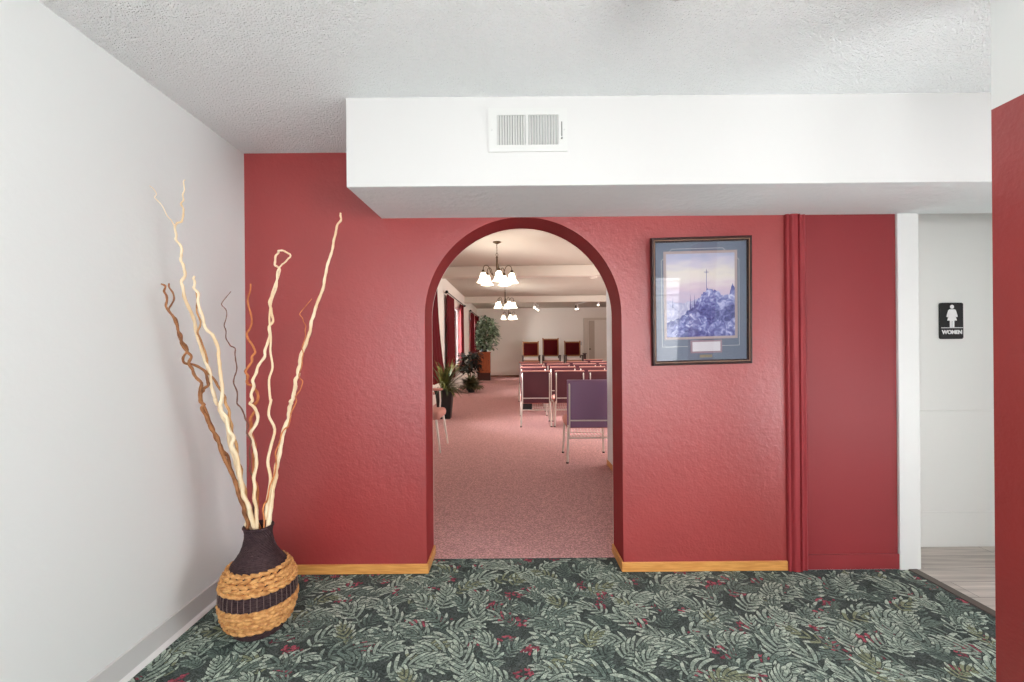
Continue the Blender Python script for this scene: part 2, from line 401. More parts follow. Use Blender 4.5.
# grey wood-look floor in the hall, and the dark strip between the two floors
def wood_floor_mat():
    m = mat('grey_wood_plank', (150, 138, 128), 0.45, 0.4)
    nt = m.node_tree; b = nt.nodes['Principled BSDF']
    tc = nt.nodes.new('ShaderNodeTexCoord')
    br = nt.nodes.new('ShaderNodeTexBrick'); br.inputs['Scale'].default_value = 1; br.inputs['Brick Width'].default_value = 1.2; br.inputs['Row Height'].default_value = 0.15
    br.inputs['Mortar Size'].default_value = 0.0015; br.inputs['Color1'].default_value = lin((206, 197, 189)); br.inputs['Color2'].default_value = lin((174, 164, 156)); br.inputs['Mortar'].default_value = lin((84, 76, 70))
    mp = nt.nodes.new('ShaderNodeMapping'); mp.inputs['Scale'].default_value = (1.6, 22, 1)
    no = nt.nodes.new('ShaderNodeTexNoise'); no.inputs['Scale'].default_value = 1.5; no.inputs['Detail'].default_value = 6
    nt.links.new(tc.outputs['Object'], br.inputs['Vector']); nt.links.new(tc.outputs['Object'], mp.inputs['Vector']); nt.links.new(mp.outputs[0], no.inputs['Vector'])
    mr = nt.nodes.new('ShaderNodeMapRange'); mr.inputs[1].default_value = 0.3; mr.inputs[2].default_value = 0.7; mr.inputs[3].default_value = 0.72; mr.inputs[4].default_value = 1.2
    nt.links.new(no.outputs['Fac'], mr.inputs[0])
    mx = nt.nodes.new('ShaderNodeMix'); mx.data_type = 'RGBA'; mx.blend_type = 'MULTIPLY'; mx.inputs[0].default_value = 1
    nt.links.new(br.outputs['Color'], mx.inputs[6]); nt.links.new(mr.outputs[0], mx.inputs[7]); nt.links.new(mx.outputs[2], b.inputs['Base Color'])
    return m
struct(MB().box((EX, YB, -0.02), (XR, DD+0.04, 0.0015)).build('floor_hall', wood_floor_mat()))
struct(MB().rbox((EX+0.018, (YB+DW)/2, 0.0005), (0.05, DW-YB, 0.006), 0.002, 2).build('trim_3', mat('dark_floor_strip', (92, 84, 78), 0.6, 0.3)))

# ------------------------------------------------------------------ air register on the soffit
vc = at(527.8, 130.5, SY); VW, VH = 0.357, 0.197
M['vent'] = mat('white_enamel', (208, 208, 205), 0.45, 0.4)
vt = thing('air_vent', 'white metal air register with two banks of slats on the white soffit', 'air vent', (vc.x, SY, vc.z))
fm = MB()
ow, oh = VW/2, VH/2; iw0, iw1, ih = -0.325*VW+0.002-0.02, 0.36*VW+0.0, 0.068
def ring(m, x0, x1, z0, z1, X0, X1, Z0, Z1, y0, y1, mi=0):
    m.box((X0,y0,Z0),(x0,y1,Z1),mi); m.box((x1,y0,Z0),(X1,y1,Z1),mi); m.box((x0,y0,Z0),(x1,y1,z0),mi); m.box((x0,y0,z1),(x1,y1,Z1),mi)
ix0, ix1 = -0.140, 0.140
ring(fm, ix0, ix1, -ih, ih, -ow, ow, -oh, oh, -0.007, 0)
fm.box((-0.010, -0.007, -ih), (0.002, 0, ih))
fm.build('frame', M['vent'], vt)
for (a, b_, sgn) in ((ix0, -0.010, -1), (0.002, ix1, 1)):
    lm = MB(); k = 11
    for i in range(k):
        x = a + (b_-a)*(i+0.5)/k
        Mr = Matrix.Rotation(sgn*0.75, 4, 'Z')
        lm.rbox((x, -0.004, 0), (0.0022, 0.013, 2*ih), 0.0006, 1, 0, Mr)
    for z in (-0.036, 0, 0.036):
        lm.box((a, 0.0005, z-0.001), (b_, 0.002, z+0.001))
    lm.build('louver_bank', M['vent'], vt)
MB().box((ix0, -0.0012, -ih), (ix1, -0.0002, ih)).build('duct_opening', mat('grey_duct', (150, 150, 148), 0.7, 0.2), vt)
lv = MB().box((0.151, -0.0075, -0.030), (0.156, -0.0068, 0.036)).rbox((0.1535, -0.011, -0.04), (0.005, 0.01, 0.006), 0.001, 1)
tag(lv.build('lever', mat('grey_slot', (110, 110, 108), 0.5, 0.3), vt), 'small grey damper lever in its slot')
for x in (-0.162, 0.166): MB().lathe([(0.004, 0), (0.004, 0.0015), (0.0, 0.0025)], (x, -0.007, 0), 10, 0, Matrix.Rotation(PI/2, 4, 'X')).build('screw', M['vinyl'], vt)

# ------------------------------------------------------------------ framed picture
PC = at(701, 300, DW); PW, PH = 0.574, 0.728
pic = thing('framed_picture', 'framed print of a snowy crag under a pink sky, blue-grey mat, on the red wall', 'picture', (PC.x-0.010, DW-0.018, PC.z-0.009), (0.045, -0.020, 0))
def mitre_frame(w, h, prof):
    """prof: (inset, y) outline swept round a w x h rectangle"""
    m = MB(); k = len(prof)
    vs = []
    for (sx, sz) in ((-1,-1),(1,-1),(1,1),(-1,1)):
        for (i, y) in prof: vs.append((sx*(w/2-i), y, sz*(h/2-i)))
    fs = [(c*k+i, c*k+(i+1)%k, ((c+1)%4)*k+(i+1)%k, ((c+1)%4)*k+i) for c in range(4) for i in range(k)]
    return m.add(vs, fs)
mitre_frame(PW, PH, [(0,0),(0,-0.018),(0.004,-0.024),(0.012,-0.025),(0.017,-0.020),(0.022,-0.020),(0.026,-0.014),(0.026,0)]).build('frame', mat('dark_mahogany_frame', (48, 19, 17), 0.45, 0.3, vary=(30, (28, 12, 11), 0.9)), pic)
mitre_frame(PW-0.030, PH-0.030, [(0,-0.0205),(0,-0.0225),(0.0035,-0.0225),(0.0035,-0.0205)]).build('bead', mat('frame_gilt_bead', (130, 96, 70), 0.4, 0.5), pic)
MB().box((-PW/2+0.02, -0.006, -PH/2+0.02), (PW/2-0.02, -0.002, PH/2-0.02)).build('mat_board', mat('blue_grey_mat', (120, 128, 146), 0.9, 0.1, bumps=((250, 2, 0.1, 0.001),)), pic)
# print (own artwork: pink-grey sky, blue-violet rocks with a slim cross)
ax, az, aw, ah = -0.003, 0.035, 0.392, 0.474
mitre_frame(aw+0.030, ah+0.030, [(0,-0.006),(0,-0.0075),(0.006,-0.0085),(0.009,-0.007),(0.015,-0.007),(0.015,-0.006)]).build('fillet', mat('mauve_fillet', (186, 166, 164), 0.6, 0.3), pic, loc=(ax, 0, az))
def art_mat(kind):
    m = mat('print_'+kind, (200, 200, 210), 0.6, 0.2)
    nt = m.node_tree; b = nt.nodes['Principled BSDF']; tc = nt.nodes.new('ShaderNodeTexCoord')
    cr = nt.nodes.new('ShaderNodeValToRGB'); e = cr.color_ramp.elements
    mp = nt.nodes.new('ShaderNodeMapping'); no = nt.nodes.new('ShaderNodeTexNoise'); no.inputs['Detail'].default_value = 6
    nt.links.new(tc.outputs['Object'], mp.inputs['Vector']); nt.links.new(mp.outputs[0], no.inputs['Vector'])
    if kind == 'sky':
        mp.inputs['Scale'].default_value = (6, 6, 22); no.inputs['Scale'].default_value = 1.0
        sp = nt.nodes.new('ShaderNodeSeparateXYZ'); nt.links.new(tc.outputs['Object'], sp.inputs[0])
        mr = nt.nodes.new('ShaderNodeMapRange'); mr.inputs[1].default_value = -0.05; mr.inputs[2].default_value = 0.24
        nt.links.new(sp.outputs['Z'], mr.inputs[0])
        ad = nt.nodes.new('ShaderNodeMath'); ad.operation = 'MULTIPLY_ADD'; ad.inputs[1].default_value = 0.55
        nt.links.new(no.outputs['Fac'], ad.inputs[0]); 
        sb_ = nt.nodes.new('ShaderNodeMath'); sb_.operation = 'SUBTRACT'; sb_.inputs[1].default_value = 0.275
        nt.links.new(mr.outputs[0], sb_.inputs[0]); nt.links.new(sb_.outputs[0], ad.inputs[2]); nt.links.new(ad.outputs[0], cr.inputs[0])
        cols = [(0.0, (196, 186, 214)), (0.28, (222, 202, 216)), (0.45, (236, 225, 226)), (0.62, (238, 230, 222)), (0.82, (212, 206, 222)), (1.0, (182, 186, 212))]
    else:
        no.inputs['Scale'].default_value = 30; no.inputs['Distortion'].default_value = 1.2
        nt.links.new(no.outputs['Fac'], cr.inputs[0])
        d = {'rock': [(0.3, (84, 86, 146)), (0.46, (122, 126, 184)), (0.57, (164, 168, 212)), (0.7, (224, 224, 242))],
             'rock_dark': [(0.3, (66, 68, 122)), (0.5, (98, 102, 158)), (0.7, (150, 152, 202))],
             'snow': [(0.3, (150, 152, 194)), (0.5, (192, 190, 218)), (0.7, (226, 222, 236))]}
        cols = d[kind]
    while len(e) < len(cols): e.new(0.5)
    for i, (p, c) in enumerate(cols): e[i].position = p; e[i].color = lin(c)
    nt.links.new(cr.outputs[0], b.inputs['Base Color'])
    return m
pr = MB()
pr.box((-aw/2, -0.0065, -ah/2), (aw/2, -0.006, ah/2), 0)
def flat(poly, y, mi): pr.add([(x, y, z) for x, z in poly], [tuple(range(len(poly)))], mi)
def ridge(pts, base, y, mi, jag=0.006):
    out = []
    for (x0,z0),(x1,z1) in zip(pts[:-1], pts[1:]):
        k = 6
        for i in range(k): t = i/k; out.append((x0+(x1-x0)*t, z0+(z1-z0)*t+R.uniform(-jag, jag)))
    out.append(pts[-1]); out = [(min(aw/2, max(-aw/2, x)), z) for x, z in out]
    flat(out + [(pts[-1][0], base), (pts[0][0], base)], y, mi)
h = aw/2; g = -ah/2
ridge([(-h, -0.03), (-0.10, -0.045), (-0.02, -0.02), (0.07, -0.05), (h, 0.0)], g, -0.0067, 3, 0.004)
ridge([(-0.055, -0.10), (-0.02, -0.03), (0.005, 0.0), (0.04, 0.035), (0.06, 0.030), (0.10, 0.022), (0.13, -0.01), (0.165, 0.0), (0.182, 0.06), (h, 0.04)], g, -0.0069, 1)
ridge([(-h, -0.15), (-0.12, -0.13), (-0.075, -0.09), (-0.04, -0.07), (0.0, -0.09), (0.04, -0.05), (0.09, -0.09), (h, -0.06)], g, -0.0071, 2)
ridge([(-h, -0.19), (-0.14, -0.16), (-0.08, -0.11), (-0.02, -0.10), (0.03, -0.13), (0.05, -0.18), (0.10, -0.14), (0.15, -0.17), (h, -0.13)], g, -0.0073, 1)
ridge([(-0.12, g), (-0.06, -0.18), (-0.01, -0.20), (0.04, -0.215), (0.09, g)], g, -0.0075, 2)
for x, z, hh in ((-0.058, -0.06, 0.07), (-0.035, -0.05, 0.06), (-0.16, -0.04, 0.03)):
    flat([(x-0.004, z-0.03), (x+0.004, z-0.03), (x, z+hh)], -0.0072, 2)
for (x0, x1, z0, z1) in ((0.0325, 0.0355, 0.03, 0.145), (0.021, 0.047, 0.128, 0.1315)):
    flat([(x0,z0),(x1,z0),(x1,z1),(x0,z1)], -0.0076, 2)
pr.build('print', [art_mat('sky'), art_mat('rock'), art_mat('rock_dark'), art_mat('snow')], pic, loc=(ax, 0, az), fix=False)
# thin decorative line cut in the mat, with notched corners
ln = MB()
def lines(pts, w=0.0025, y=-0.0066):
    for (x0,z0),(x1,z1) in zip(pts[:-1], pts[1:]):
        d_ = Vector((x1-x0, z1-z0)); nn = Vector((-d_.y, d_.x)).normalized()*w/2; e_ = d_.normalized()*w/2
        ln.add([(x0-e_.x+nn.x, y, z0-e_.y+nn.y), (x1+e_.x+nn.x, y, z1+e_.y+nn.y), (x1+e_.x-nn.x, y, z1+e_.y-nn.y), (x0-e_.x-nn.x, y, z0-e_.y-nn.y)], [(0,1,2,3)])
lx, lt, lb = 0.226, 0.300, -0.258
lines([(-0.06-0.02, lb), (-lx, lb), (-lx, 0.235), (-lx+0.018, 0.252), (-lx+0.02, 0.262)])
lines([(-0.18, 0.286), (-0.165, lt), (0.125, lt), (0.14, 0.286)])
lines([(0.198, 0.25), (lx-0.008, 0.232), (lx-0.008, lb), (0.085, lb)])
ln.build('mat_line', mat('pale_mat_line', (204, 206, 208), 0.7, 0.2), pic, fix=False)
MB().rbox((0.027, -0.0075, -0.261), (0.182, 0.004, 0.074), 0.001, 1).build('plaque_border', mat('mauve_plaque_border', (166, 138, 150), 0.6, 0.3), pic)
MB().rbox((0.027, -0.0095, -0.261), (0.160, 0.002, 0.054), 0.0005, 1).build('plaque', mat('white_plaque', (226, 220, 226), 0.6, 0.3), pic)
tag(MB().rbox((0.025, -0.0075, -0.316), (0.072, 0.003, 0.016), 0.001, 1).build('name_tab', mat('dull_gold_tab', (150, 138, 116), 0.4, 0.5, metal=0.4), pic), 'small dull gold tab under the caption')
MB().box((-PW/2+0.024, -0.0130, -PH/2+0.024), (PW/2-0.024, -0.0115, PH/2-0.024)).build('glass', M['glass'], pic)

# ------------------------------------------------------------------ restroom sign
sc_ = at(949.8, 321.0, DD)
sg = thing('restroom_sign', "black plastic restroom sign with a white woman figure on the white door", 'sign', (sc_.x, DD-0.0015, sc_.z))
SW, SH = 0.146, 0.232
def rrect(w, h, r, n=5):
    out = []
    for cx, cz, a0 in ((w/2-r, h/2-r, 0), (-w/2+r, h/2-r, PI/2), (-w/2+r, -h/2+r, PI), (w/2-r, -h/2+r, 1.5*PI)):
        for i in range(n+1): a = a0 + PI/2*i/n; out.append((cx+r*math.cos(a), cz+r*math.sin(a)))
    return out
MB().prism(rrect(SW, SH, 0.012), 1, -0.012, 0).build('plate', M['black'], sg)
white_sign = mat('white_sign_paint', (236, 236, 236), 0.5, 0.3)
wf = MB()
fig = [(0.016,0.062),(0.024,0.056),(0.036,0.016),(0.030,0.011),(0.024,0.016),(0.018,0.036),(0.019,0.026),(0.031,-0.010),(0.014,-0.010),(0.014,-0.053),(0.002,-0.053),(0.002,-0.012)]
fig = fig + [(-x, z) for x, z in reversed(fig)]
wf.prism([(x*1.0, z+0.012) for x, z in fig], 1, -0.014, -0.012)
wf.prism([(0.0125*math.cos(2*PI*i/20), 0.090+0.0125*math.sin(2*PI*i/20)) for i in range(20)], 1, -0.014, -0.012)
wf.build('woman_symbol', white_sign, sg)
MB().box((-SW/2+0.004, -0.0135, -0.046), (SW/2-0.004, -0.012, -0.042)).build('divider', white_sign, sg)
cu = bpy.data.curves.new('lettering', 'FONT'); cu.body = 'WOMEN'; cu.align_x = 'CENTER'; cu.align_y = 'CENTER'; cu.size = 0.033; cu.extrude = 0.001; cu.offset = 0.0016; cu.space_character = 0.98
cu.materials.append(white_sign)
tmp = bpy.data.objects.new('lettering_curve', cu); C.objects.link(tmp); bpy.context.view_layer.update()
lme = bpy.data.meshes.new_from_object(tmp.evaluated_get(bpy.context.evaluated_depsgraph_get())); bpy.data.objects.remove(tmp)
lt_ = bpy.data.objects.new('lettering', lme); C.objects.link(lt_); lt_.parent = sg; lt_.location = (0, -0.0128, -0.073); lt_.rotation_euler = (PI/2, 0, 0)

# ------------------------------------------------------------------ woven vase
VX, VY = -1.172, 2.05
vase = thing('woven_vase', 'tall woven floor vase with black neck and tan braided bands in the corner', 'vase', (VX, VY, 0))
PROF = [(0.100,0.0),(0.112,0.012),(0.126,0.035),(0.141,0.065),(0.154,0.10),(0.163,0.145),(0.166,0.18),(0.164,0.215),(0.155,0.25),(0.141,0.282),(0.119,0.313),(0.095,0.342),(0.077,0.370),(0.066,0.400),(0.060,0.428),(0.059,0.452),(0.062,0.468),(0.067,0.480)]
PROF = [(r*0.945, z) for r, z in PROF]
def rad_at(z):
    for (r0,z0),(r1,z1) in zip(PROF[:-1], PROF[1:]):
        if z0 <= z <= z1: t = (z-z0)/(z1-z0); t = t*t*(3-2*t)*0.3+t*0.7; return r0+(r1-r0)*t
    return PROF[-1][0] if z > 0.4 else PROF[0][0]
dark_weave = mat('dark_brown_weave', (48, 32, 36), 0.75, 0.25, vary=(60, (74, 54, 55), 0.7))
tan_weave = mat('tan_water_hyacinth', (214, 162, 102), 0.6, 0.3, vary=(45, (170, 112, 62), 0.9))
def coils(z0, z1, step, thick, name, m, wavy=0.0, nseg=72):
    """stacked coils following the silhouette: fine wicker rows"""
    mb = MB(); k = max(1, round((z1-z0)/step))
    prof = []
    for i in range(k):
        za, zb = z0+(z1-z0)*i/k, z0+(z1-z0)*(i+1)/k
        for t in (0.0, 0.25, 0.5, 0.75):
            z = za+(zb-za)*t; prof.append((rad_at(z)+thick*math.sin(PI*t), z))
    prof.append((rad_at(z1), z1))
    vs = []; n_ = nseg
    for i, (r, z) in enumerate(prof):
        for j in range(n_):
            a = 2*PI*j/n_; rr = r + wavy*math.sin(a*n_/4 + (i//4)*PI)
            vs.append((rr*math.cos(a), rr*math.sin(a), z))
    fs = [(i*n_+j, i*n_+(j+1)%n_, (i+1)*n_+(j+1)%n_, (i+1)*n_+j) for i in range(len(prof)-1) for j in range(n_)]
    mb.add(vs, fs)
    return mb.build(name, m, vase, True)
# inner body so that the weave has no gaps
MB().lathe([(r-0.004, z) for r, z in PROF] + [(0.056, 0.480), (0.048, 0.45), (0.048, 0.39), (0.0, 0.38)], (0,0,0.001), 48).build('body', dark_weave, vase, True)
coils(0.305, 0.474, 0.0062, 0.0028, 'neck', dark_weave, 0.0012, 144)
coils(0.0, 0.052, 0.009, 0.004, 'base', dark_weave, 0.0015, 96)
MB().tube([(0.061*math.cos(2*PI*i/40), 0.061*math.sin(2*PI*i/40), 0.477) for i in range(41)], 0.006, 8).build('rim', dark_weave, vase, True)
def braid(z0, z1, rows, name):
    """rows of plump twisted strands, two strokes per stitch, like braided water hyacinth"""
    mb = MB()
    for k in range(rows):
        zc = z0 + (z1-z0)*(k+0.5)/rows; r = rad_at(zc); hh = (z1-z0)/rows
        n_ = int(2*PI*r/0.034)
        for j in range(n_):
            a = 2*PI*(j + 0.5*(k % 2) + R.uniform(-.08,.08))/n_; half = PI/n_*1.25
            pts = []; rd = []
            for t in (-1, -0.6, -0.2, 0.2, 0.6, 1):
                aa = a + half*t; zz = zc + hh*0.32*t*(1 if k % 2 else -1) + 0
                rr = rad_at(zz) + 0.006*math.cos(t*1.4)
                pts.append((rr*math.cos(aa), rr*math.sin(aa), zz)); rd.append(hh*0.56*(1-0.55*t*t)*R.uniform(.9,1.08))
            mb.tube(pts, rd, 7)
    return mb.build(name, tan_weave, vase, True)
braid(0.222, 0.310, 5, 'upper_braided_band')
braid(0.050, 0.160, 6, 'lower_braided_band')
coils(0.158, 0.224, 0.0085, 0.004, 'dark_band', dark_weave, 0.002, 112)
st = MB()
for j in range(40):
    a = 2*PI*j/40
    st.tube([((rad_at(z)+0.0065)*math.cos(a), (rad_at(z)+0.0065)*math.sin(a), z) for z in (0.161, 0.175, 0.19, 0.205, 0.221)], 0.0016, 5)
tag(st.build('stitching', mat('grey_stitch', (112, 94, 90), 0.7, 0.2), vase, True), 'grey vertical stitches over the dark band')

# ------------------------------------------------------------------ curly willow branches
pale = mat('peeled_pale_willow', (240, 222, 190), 0.6, 0.3, vary=(20, (220, 188, 144), 0.8, (1,1,0.3)))
tan = mat('tan_willow', (196, 150, 100), 0.65, 0.3, vary=(20, (150, 100, 60), 0.9))
brown = mat('brown_willow', (150, 100, 62), 0.7, 0.3, vary=(24, (112, 70, 44), 0.9))
orange = mat('orange_willow', (206, 132, 80), 0.65, 0.3, vary=(24, (160, 88, 50), 0.8))
twig = mat('dark_twig', (112, 78, 64), 0.7, 0.3)
def c3(*p): return [(140+x/3.1, 180+y/3.1) for x, y in p]
def c4(*p): return [(180+x/2.4375, 380+y/2.4375) for x, y in p]
def smooth_pts(P, k=4):
    out = []
    for i in range(len(P)-1):
        p0, p1, p2, p3 = P[max(i-1,0)], P[i], P[i+1], P[min(i+2,len(P)-1)]
        for j in range(k):
            t = j/k
            out.append(0.5*((2*p1) + (p2-p0)*t + (2*p0-5*p1+4*p2-p3)*t*t + (3*p1-p0-3*p2+p3)*t*t*t))
    out.append(P[-1]); return out
def branch(label, m, tip_px, d_tip, r0, r1, slot, wob=0.012, twigs=(), seed=0):
    """tip_px: pixels from the tip down to the vase mouth; the stem then goes on into the neck"""
    q = random.Random(seed)
    n_ = len(tip_px); d0 = VY + slot[1]
    P = []
    ytop, ybot = tip_px[0][1], tip_px[-1][1]
    for i, (x, y) in enumerate(tip_px):
        t = max(0, min(1, (ybot - y)/(ybot - ytop+1e-6)))
        d = d0 + (d_tip-d0)*t + (q.uniform(-wob, wob) if 0 < i < n_-1 else 0)
        p = at(x, y, d)
        P.append(p)
    P.append(Vector((VX+slot[0]*0.8, VY+slot[1]*0.8, 0.42)))
    P.append(Vector((VX+slot[0]*0.5, VY+slot[1]*0.5, 0.386)))
    S = smooth_pts(P, 5); k = len(S)
    for i in range(2, k-9):
        S[i] = S[i] + Vector((q.uniform(-1,1), q.uniform(-1,1), q.uniform(-.5,.5)))*0.0085*math.sin(i*1.9+seed)
    S = smooth_pts(S[::2] + ([S[-1]] if k % 2 == 0 else []), 3); k = len(S)
    rr = [r1 + (r0-r1)*(i/(k-1))**0.8 for i in range(k)]
    rr = [r*(1+0.10*math.sin(i*1.7+seed)) for i, r in enumerate(rr)]
    mb = MB().tube(S, rr, 8)
    for tp, dt, ra, rb in twigs:
        Q = smooth_pts([at(x, y, d) for (x, y), d in zip(tp, dt)]); kk = len(Q)
        mb.tube(Q, [rb + (ra-rb)*i/(kk-1) for i in range(kk)], 6)
    o = mb.build('willow_branch', m, None, True)
    return tag(o, label, 'branch', 'curly willow branches in the woven vase')
branch('pale curly branch reaching highest up the white wall, with a forked tip', pale,
       c3((139,0),(139,25),(129,60),(135,92),(128,128),(108,146),(113,185),(130,222),(127,248),(140,290),(134,335),(152,400),(180,470),(195,540),(215,600),(228,670))
       + c4((92,62),(107,100),(124,160),(140,220),(148,270),(163,330),(170,362)), 1.87, 0.0105, 0.0022, (-0.030, -0.006), 0.006,
       twigs=[(c3((30,18),(42,27),(51,44),(46,55),(68,78),(84,110),(97,125),(108,146)), [1.79,1.79,1.80,1.81,1.81,1.83,1.85,1.86], 0.0022, 0.0012)], seed=1)
branch('pale branch with a snapped blunt tip beside the brown twisted stem', pale,
       c3((170,298),(168,318),(176,352),(188,410),(198,455),(228,485),(243,545),(250,610),(250,680)) + c4((100,70),(114,110),(128,150),(142,205),(155,270),(170,320),(180,362)),
       1.90, 0.0105, 0.0045, (-0.018, -0.022), 0.006, seed=2)
branch('tan-brown branch twisting along the snapped pale one', tan,
       c3((172,340),(180,400),(188,440),(183,480),(205,540),(213,590),(243,640),(262,680)) + c4((117,75),(126,120),(140,170),(148,230),(165,290),(174,362)),
       1.915, 0.008, 0.003, (-0.026, 0.014), 0.006, seed=3)
branch('brown curly branch whose tip leans furthest onto the white wall', brown,
       c3((65,322),(80,350),(84,392),(106,430),(118,470),(132,512),(156,550),(163,592),(186,632),(188,680)) + c4((60,70),(72,112),(98,162),(120,218),(140,268),(158,318),(168,362)),
       1.83, 0.0092, 0.0036, (-0.036, -0.016), 0.006, seed=4)
branch('brown curly branch looping to the right near the vase neck, second from the outside', brown,
       c3((90,320),(103,358),(92,402),(116,440),(122,490),(148,522),(140,565),(168,575),(206,612),(206,642),(186,665)) + c4((68,90),(86,140),(110,180),(126,225),(150,280),(166,330),(172,362)),
       1.85, 0.0086, 0.003, (-0.030, 0.026), 0.006, seed=5)
branch('thin dark wavy twig between the pale stems and the wall corner', twig,
       c3((282,345),(258,380),(270,415),(262,460),(275,505),(292,530),(300,580),(297,620),(304,680)) + c4((150,75),(166,110),(168,160),(174,220),(178,280),(182,362)),
       2.0, 0.0045, 0.0016, (-0.008, 0.03), 0.008, seed=6)
branch('orange-brown wavy branch rising right at the wall corner', orange,
       c3((343,322),(336,380),(346,440),(334,485),(353,520),(350,555),(332,592),(332,630),(362,645),(366,680)) + c4((178,75),(172,120),(186,160),(179,210),(186,260),(188,310),(190,362)),
       2.25, 0.0092, 0.0034, (0.004, 0.024), 0.006, seed=7)
branch('pale forked branch whose tip curls into a closed loop', pale,
       c3((440,262),(462,240),(461,226),(438,218),(425,224),(419,258),(432,280),(418,330),(404,380),(410,425),(402,480),(385,540),(366,580),(352,630),(349,680)) + c4((176,60),(190,95),(172,140),(186,190),(178,250),(186,310),(187,362)),
       2.2, 0.0085, 0.0038, (-0.004, -0.024), 0.006,
       twigs=[(c3((440,262),(425,285),(424,330),(408,375),(401,430),(406,490),(404,530),(411,580),(400,620),(404,680)) + c4((222,50),(216,85),(231,120),(222,160),(214,200),(221,240),(214,290),(208,340)), [2.19-0.008*i for i in range(18)], 0.0075, 0.0036)], seed=8)
branch('long pale branch leaning right, tallest against the red wall', pale,
       c3((622,102),(618,130),(605,170),(598,215),(580,265),(570,320),(550,380),(535,430),(520,490),(500,550),(490,590),(482,630),(474,680)) + c4((270,62),(262,95),(248,140),(241,200),(229,250),(222,300),(214,362)),
       2.28, 0.0115, 0.0048, (0.034, 0.004), 0.005, seed=9)
branch('thin orange twig with a bent tip hugging the long right-leaning branch', orange,
       c3((533,368),(500,408),(508,440),(511,475),(506,520),(503,560),(498,600),(503,630),(486,670)) + c4((272,75),(262,110),(250,125),(236,175),(232,220),(214,280),(205,310),(206,362)),
       2.20, 0.0042, 0.0018, (0.020, -0.026), 0.004, seed=10)

# ------------------------------------------------------------------ ceiling fan (only a blade tip reaches into the picture)
fan = thing('ceiling_fan', 'dark brown ceiling fan blade tip at the top edge under the popcorn ceiling', 'ceiling fan', (0.428, 0.53, 0))
FZ = 2.20
MB().lathe([(0.001, HC-0.001), (0.075, HC-0.001), (0.07, HC-0.03), (0.02, HC-0.06), (0.014, HC-0.07), (0.014, FZ+0.08), (0.001, FZ+0.08)], (0,0,0), 24).build('rod', M['bronze'], fan, True)
MB().lathe([(0.001, FZ+0.085), (0.06, FZ+0.08), (0.105, FZ+0.05), (0.11, FZ+0.01), (0.10, FZ-0.03), (0.06, FZ-0.05), (0.001, FZ-0.052)], (0,0,0), 32).build('motor', M['bronze'], fan, True)
MB().lathe([(0.001, FZ-0.16), (0.06, FZ-0.15), (0.11, FZ-0.11), (0.125, FZ-0.07), (0.115, FZ-0.053), (0.001, FZ-0.053)], (0,0,0), 32).build('added_light_bowl', M['added_bowl'], fan, True)  # lit bowl added out of view to brighten the foyer
for k in range(5):
    ang = PI/2 + 2*PI*k/5
    bl = []
    for s in (1, -1):
        seq = [(0.17,0.045),(0.3,0.058),(0.45,0.066),(0.55,0.066)] + [(0.55+0.068*math.sin(a*PI/10), 0.066*math.cos(a*PI/10)) for a in range(1, 5)]
        bl += [(x, s*w) for x, w in (seq + [(0.618, 0.0)] if s == 1 else list(reversed(seq)))]
    mb = MB().prism(bl, 2, -0.004, 0.004)
    Mx = Matrix.Translation((0,0,FZ)) @ Matrix.Rotation(ang, 4, 'Z') @ Matrix.Rotation(0.18, 4, 'X')
    mb.v = [tuple(Mx @ Vector(v)) for v in mb.v]
    mb.build('blade', M['fan_wood'], fan)
    br = MB().rbox((0.14, 0, 0.0), (0.12, 0.03, 0.008), 0.003, 1)
    Mx = Matrix.Translation((0,0,FZ)) @ Matrix.Rotation(ang, 4, 'Z')
    br.v = [tuple(Mx @ Vector(v)) for v in br.v]
    br.build('blade_bracket', M['bronze'], fan)

# ------------------------------------------------------------------ chapel shell. Its axis is turned 1.56 degrees; local y runs along the left wall
CA = 0.0272; CO = (-1.97, 0, 0); FAR = 20.07; HCH = 3.195
def cw(o): o.location = CO; o.rotation_euler = (0,0,-CA); return struct(o)
def cl(x, y, z=0):
    """chapel-local to world"""
    return Vector((CO[0] + x*math.cos(CA) + y*math.sin(CA), -x*math.sin(CA) + y*math.cos(CA), z))
def zf(d): return max(0.0, min(0.09, (d-7.4)*0.0225))
cwin = [(7.2, 9.3), (11.95, 14.2), (17.2, 19.4)]
wm = MB(); cur = 2.6
for a, b_ in cwin:
    wm.box((-0.15, cur, -0.02), (0, a, HCH)); wm.box((-0.15, a, -0.02), (0, b_, 0.8)); wm.box((-0.15, a, 2.62), (0, b_, HCH)); cur = b_
wm.box((-0.15, cur, -0.02), (0, FAR+0.15, HCH))
cw(wm.build('wall_chapel_left', M['cream']))
for k, (a, b_) in enumerate(cwin):
    fr = MB(); w = 0.06
    fr.box((-0.11, a, 0.8), (-0.04, a+w, 2.62)); fr.box((-0.11, b_-w, 0.8), (-0.04, b_, 2.62)); fr.box((-0.11, a+w, 0.8), (-0.04, b_-w, 0.8+w)); fr.box((-0.11, a+w, 2.62-w), (-0.04, b_-w, 2.62))
    fr.box((-0.10, (a+b_)/2-0.03, 0.86), (-0.05, (a+b_)/2+0.03, 2.56)); fr.box((-0.02, a-0.03, 0.77), (0.03, b_+0.03, 0.80))
    fo = cw(fr.build('window_%d' % (k+3), M['trim_white']))
    MB().box((-0.078, a+w, 0.86), (-0.072, b_-w, 2.56)).build('pane', M['glass'], fo)
cw(MB().box((-0.15, FAR, -0.02), (7.4, FAR+0.15, HCH)).build('wall_chapel_far', M['cream']))
cw(MB().box((7.25, 2.6, -0.02), (7.4, FAR, HCH)).build('wall_chapel_right', M['cream']))
cw(MB().box((-0.15, 2.83, HCH), (7.4, FAR+0.15, HCH+0.12)).build('ceiling_chapel', M['cream_ceiling']))
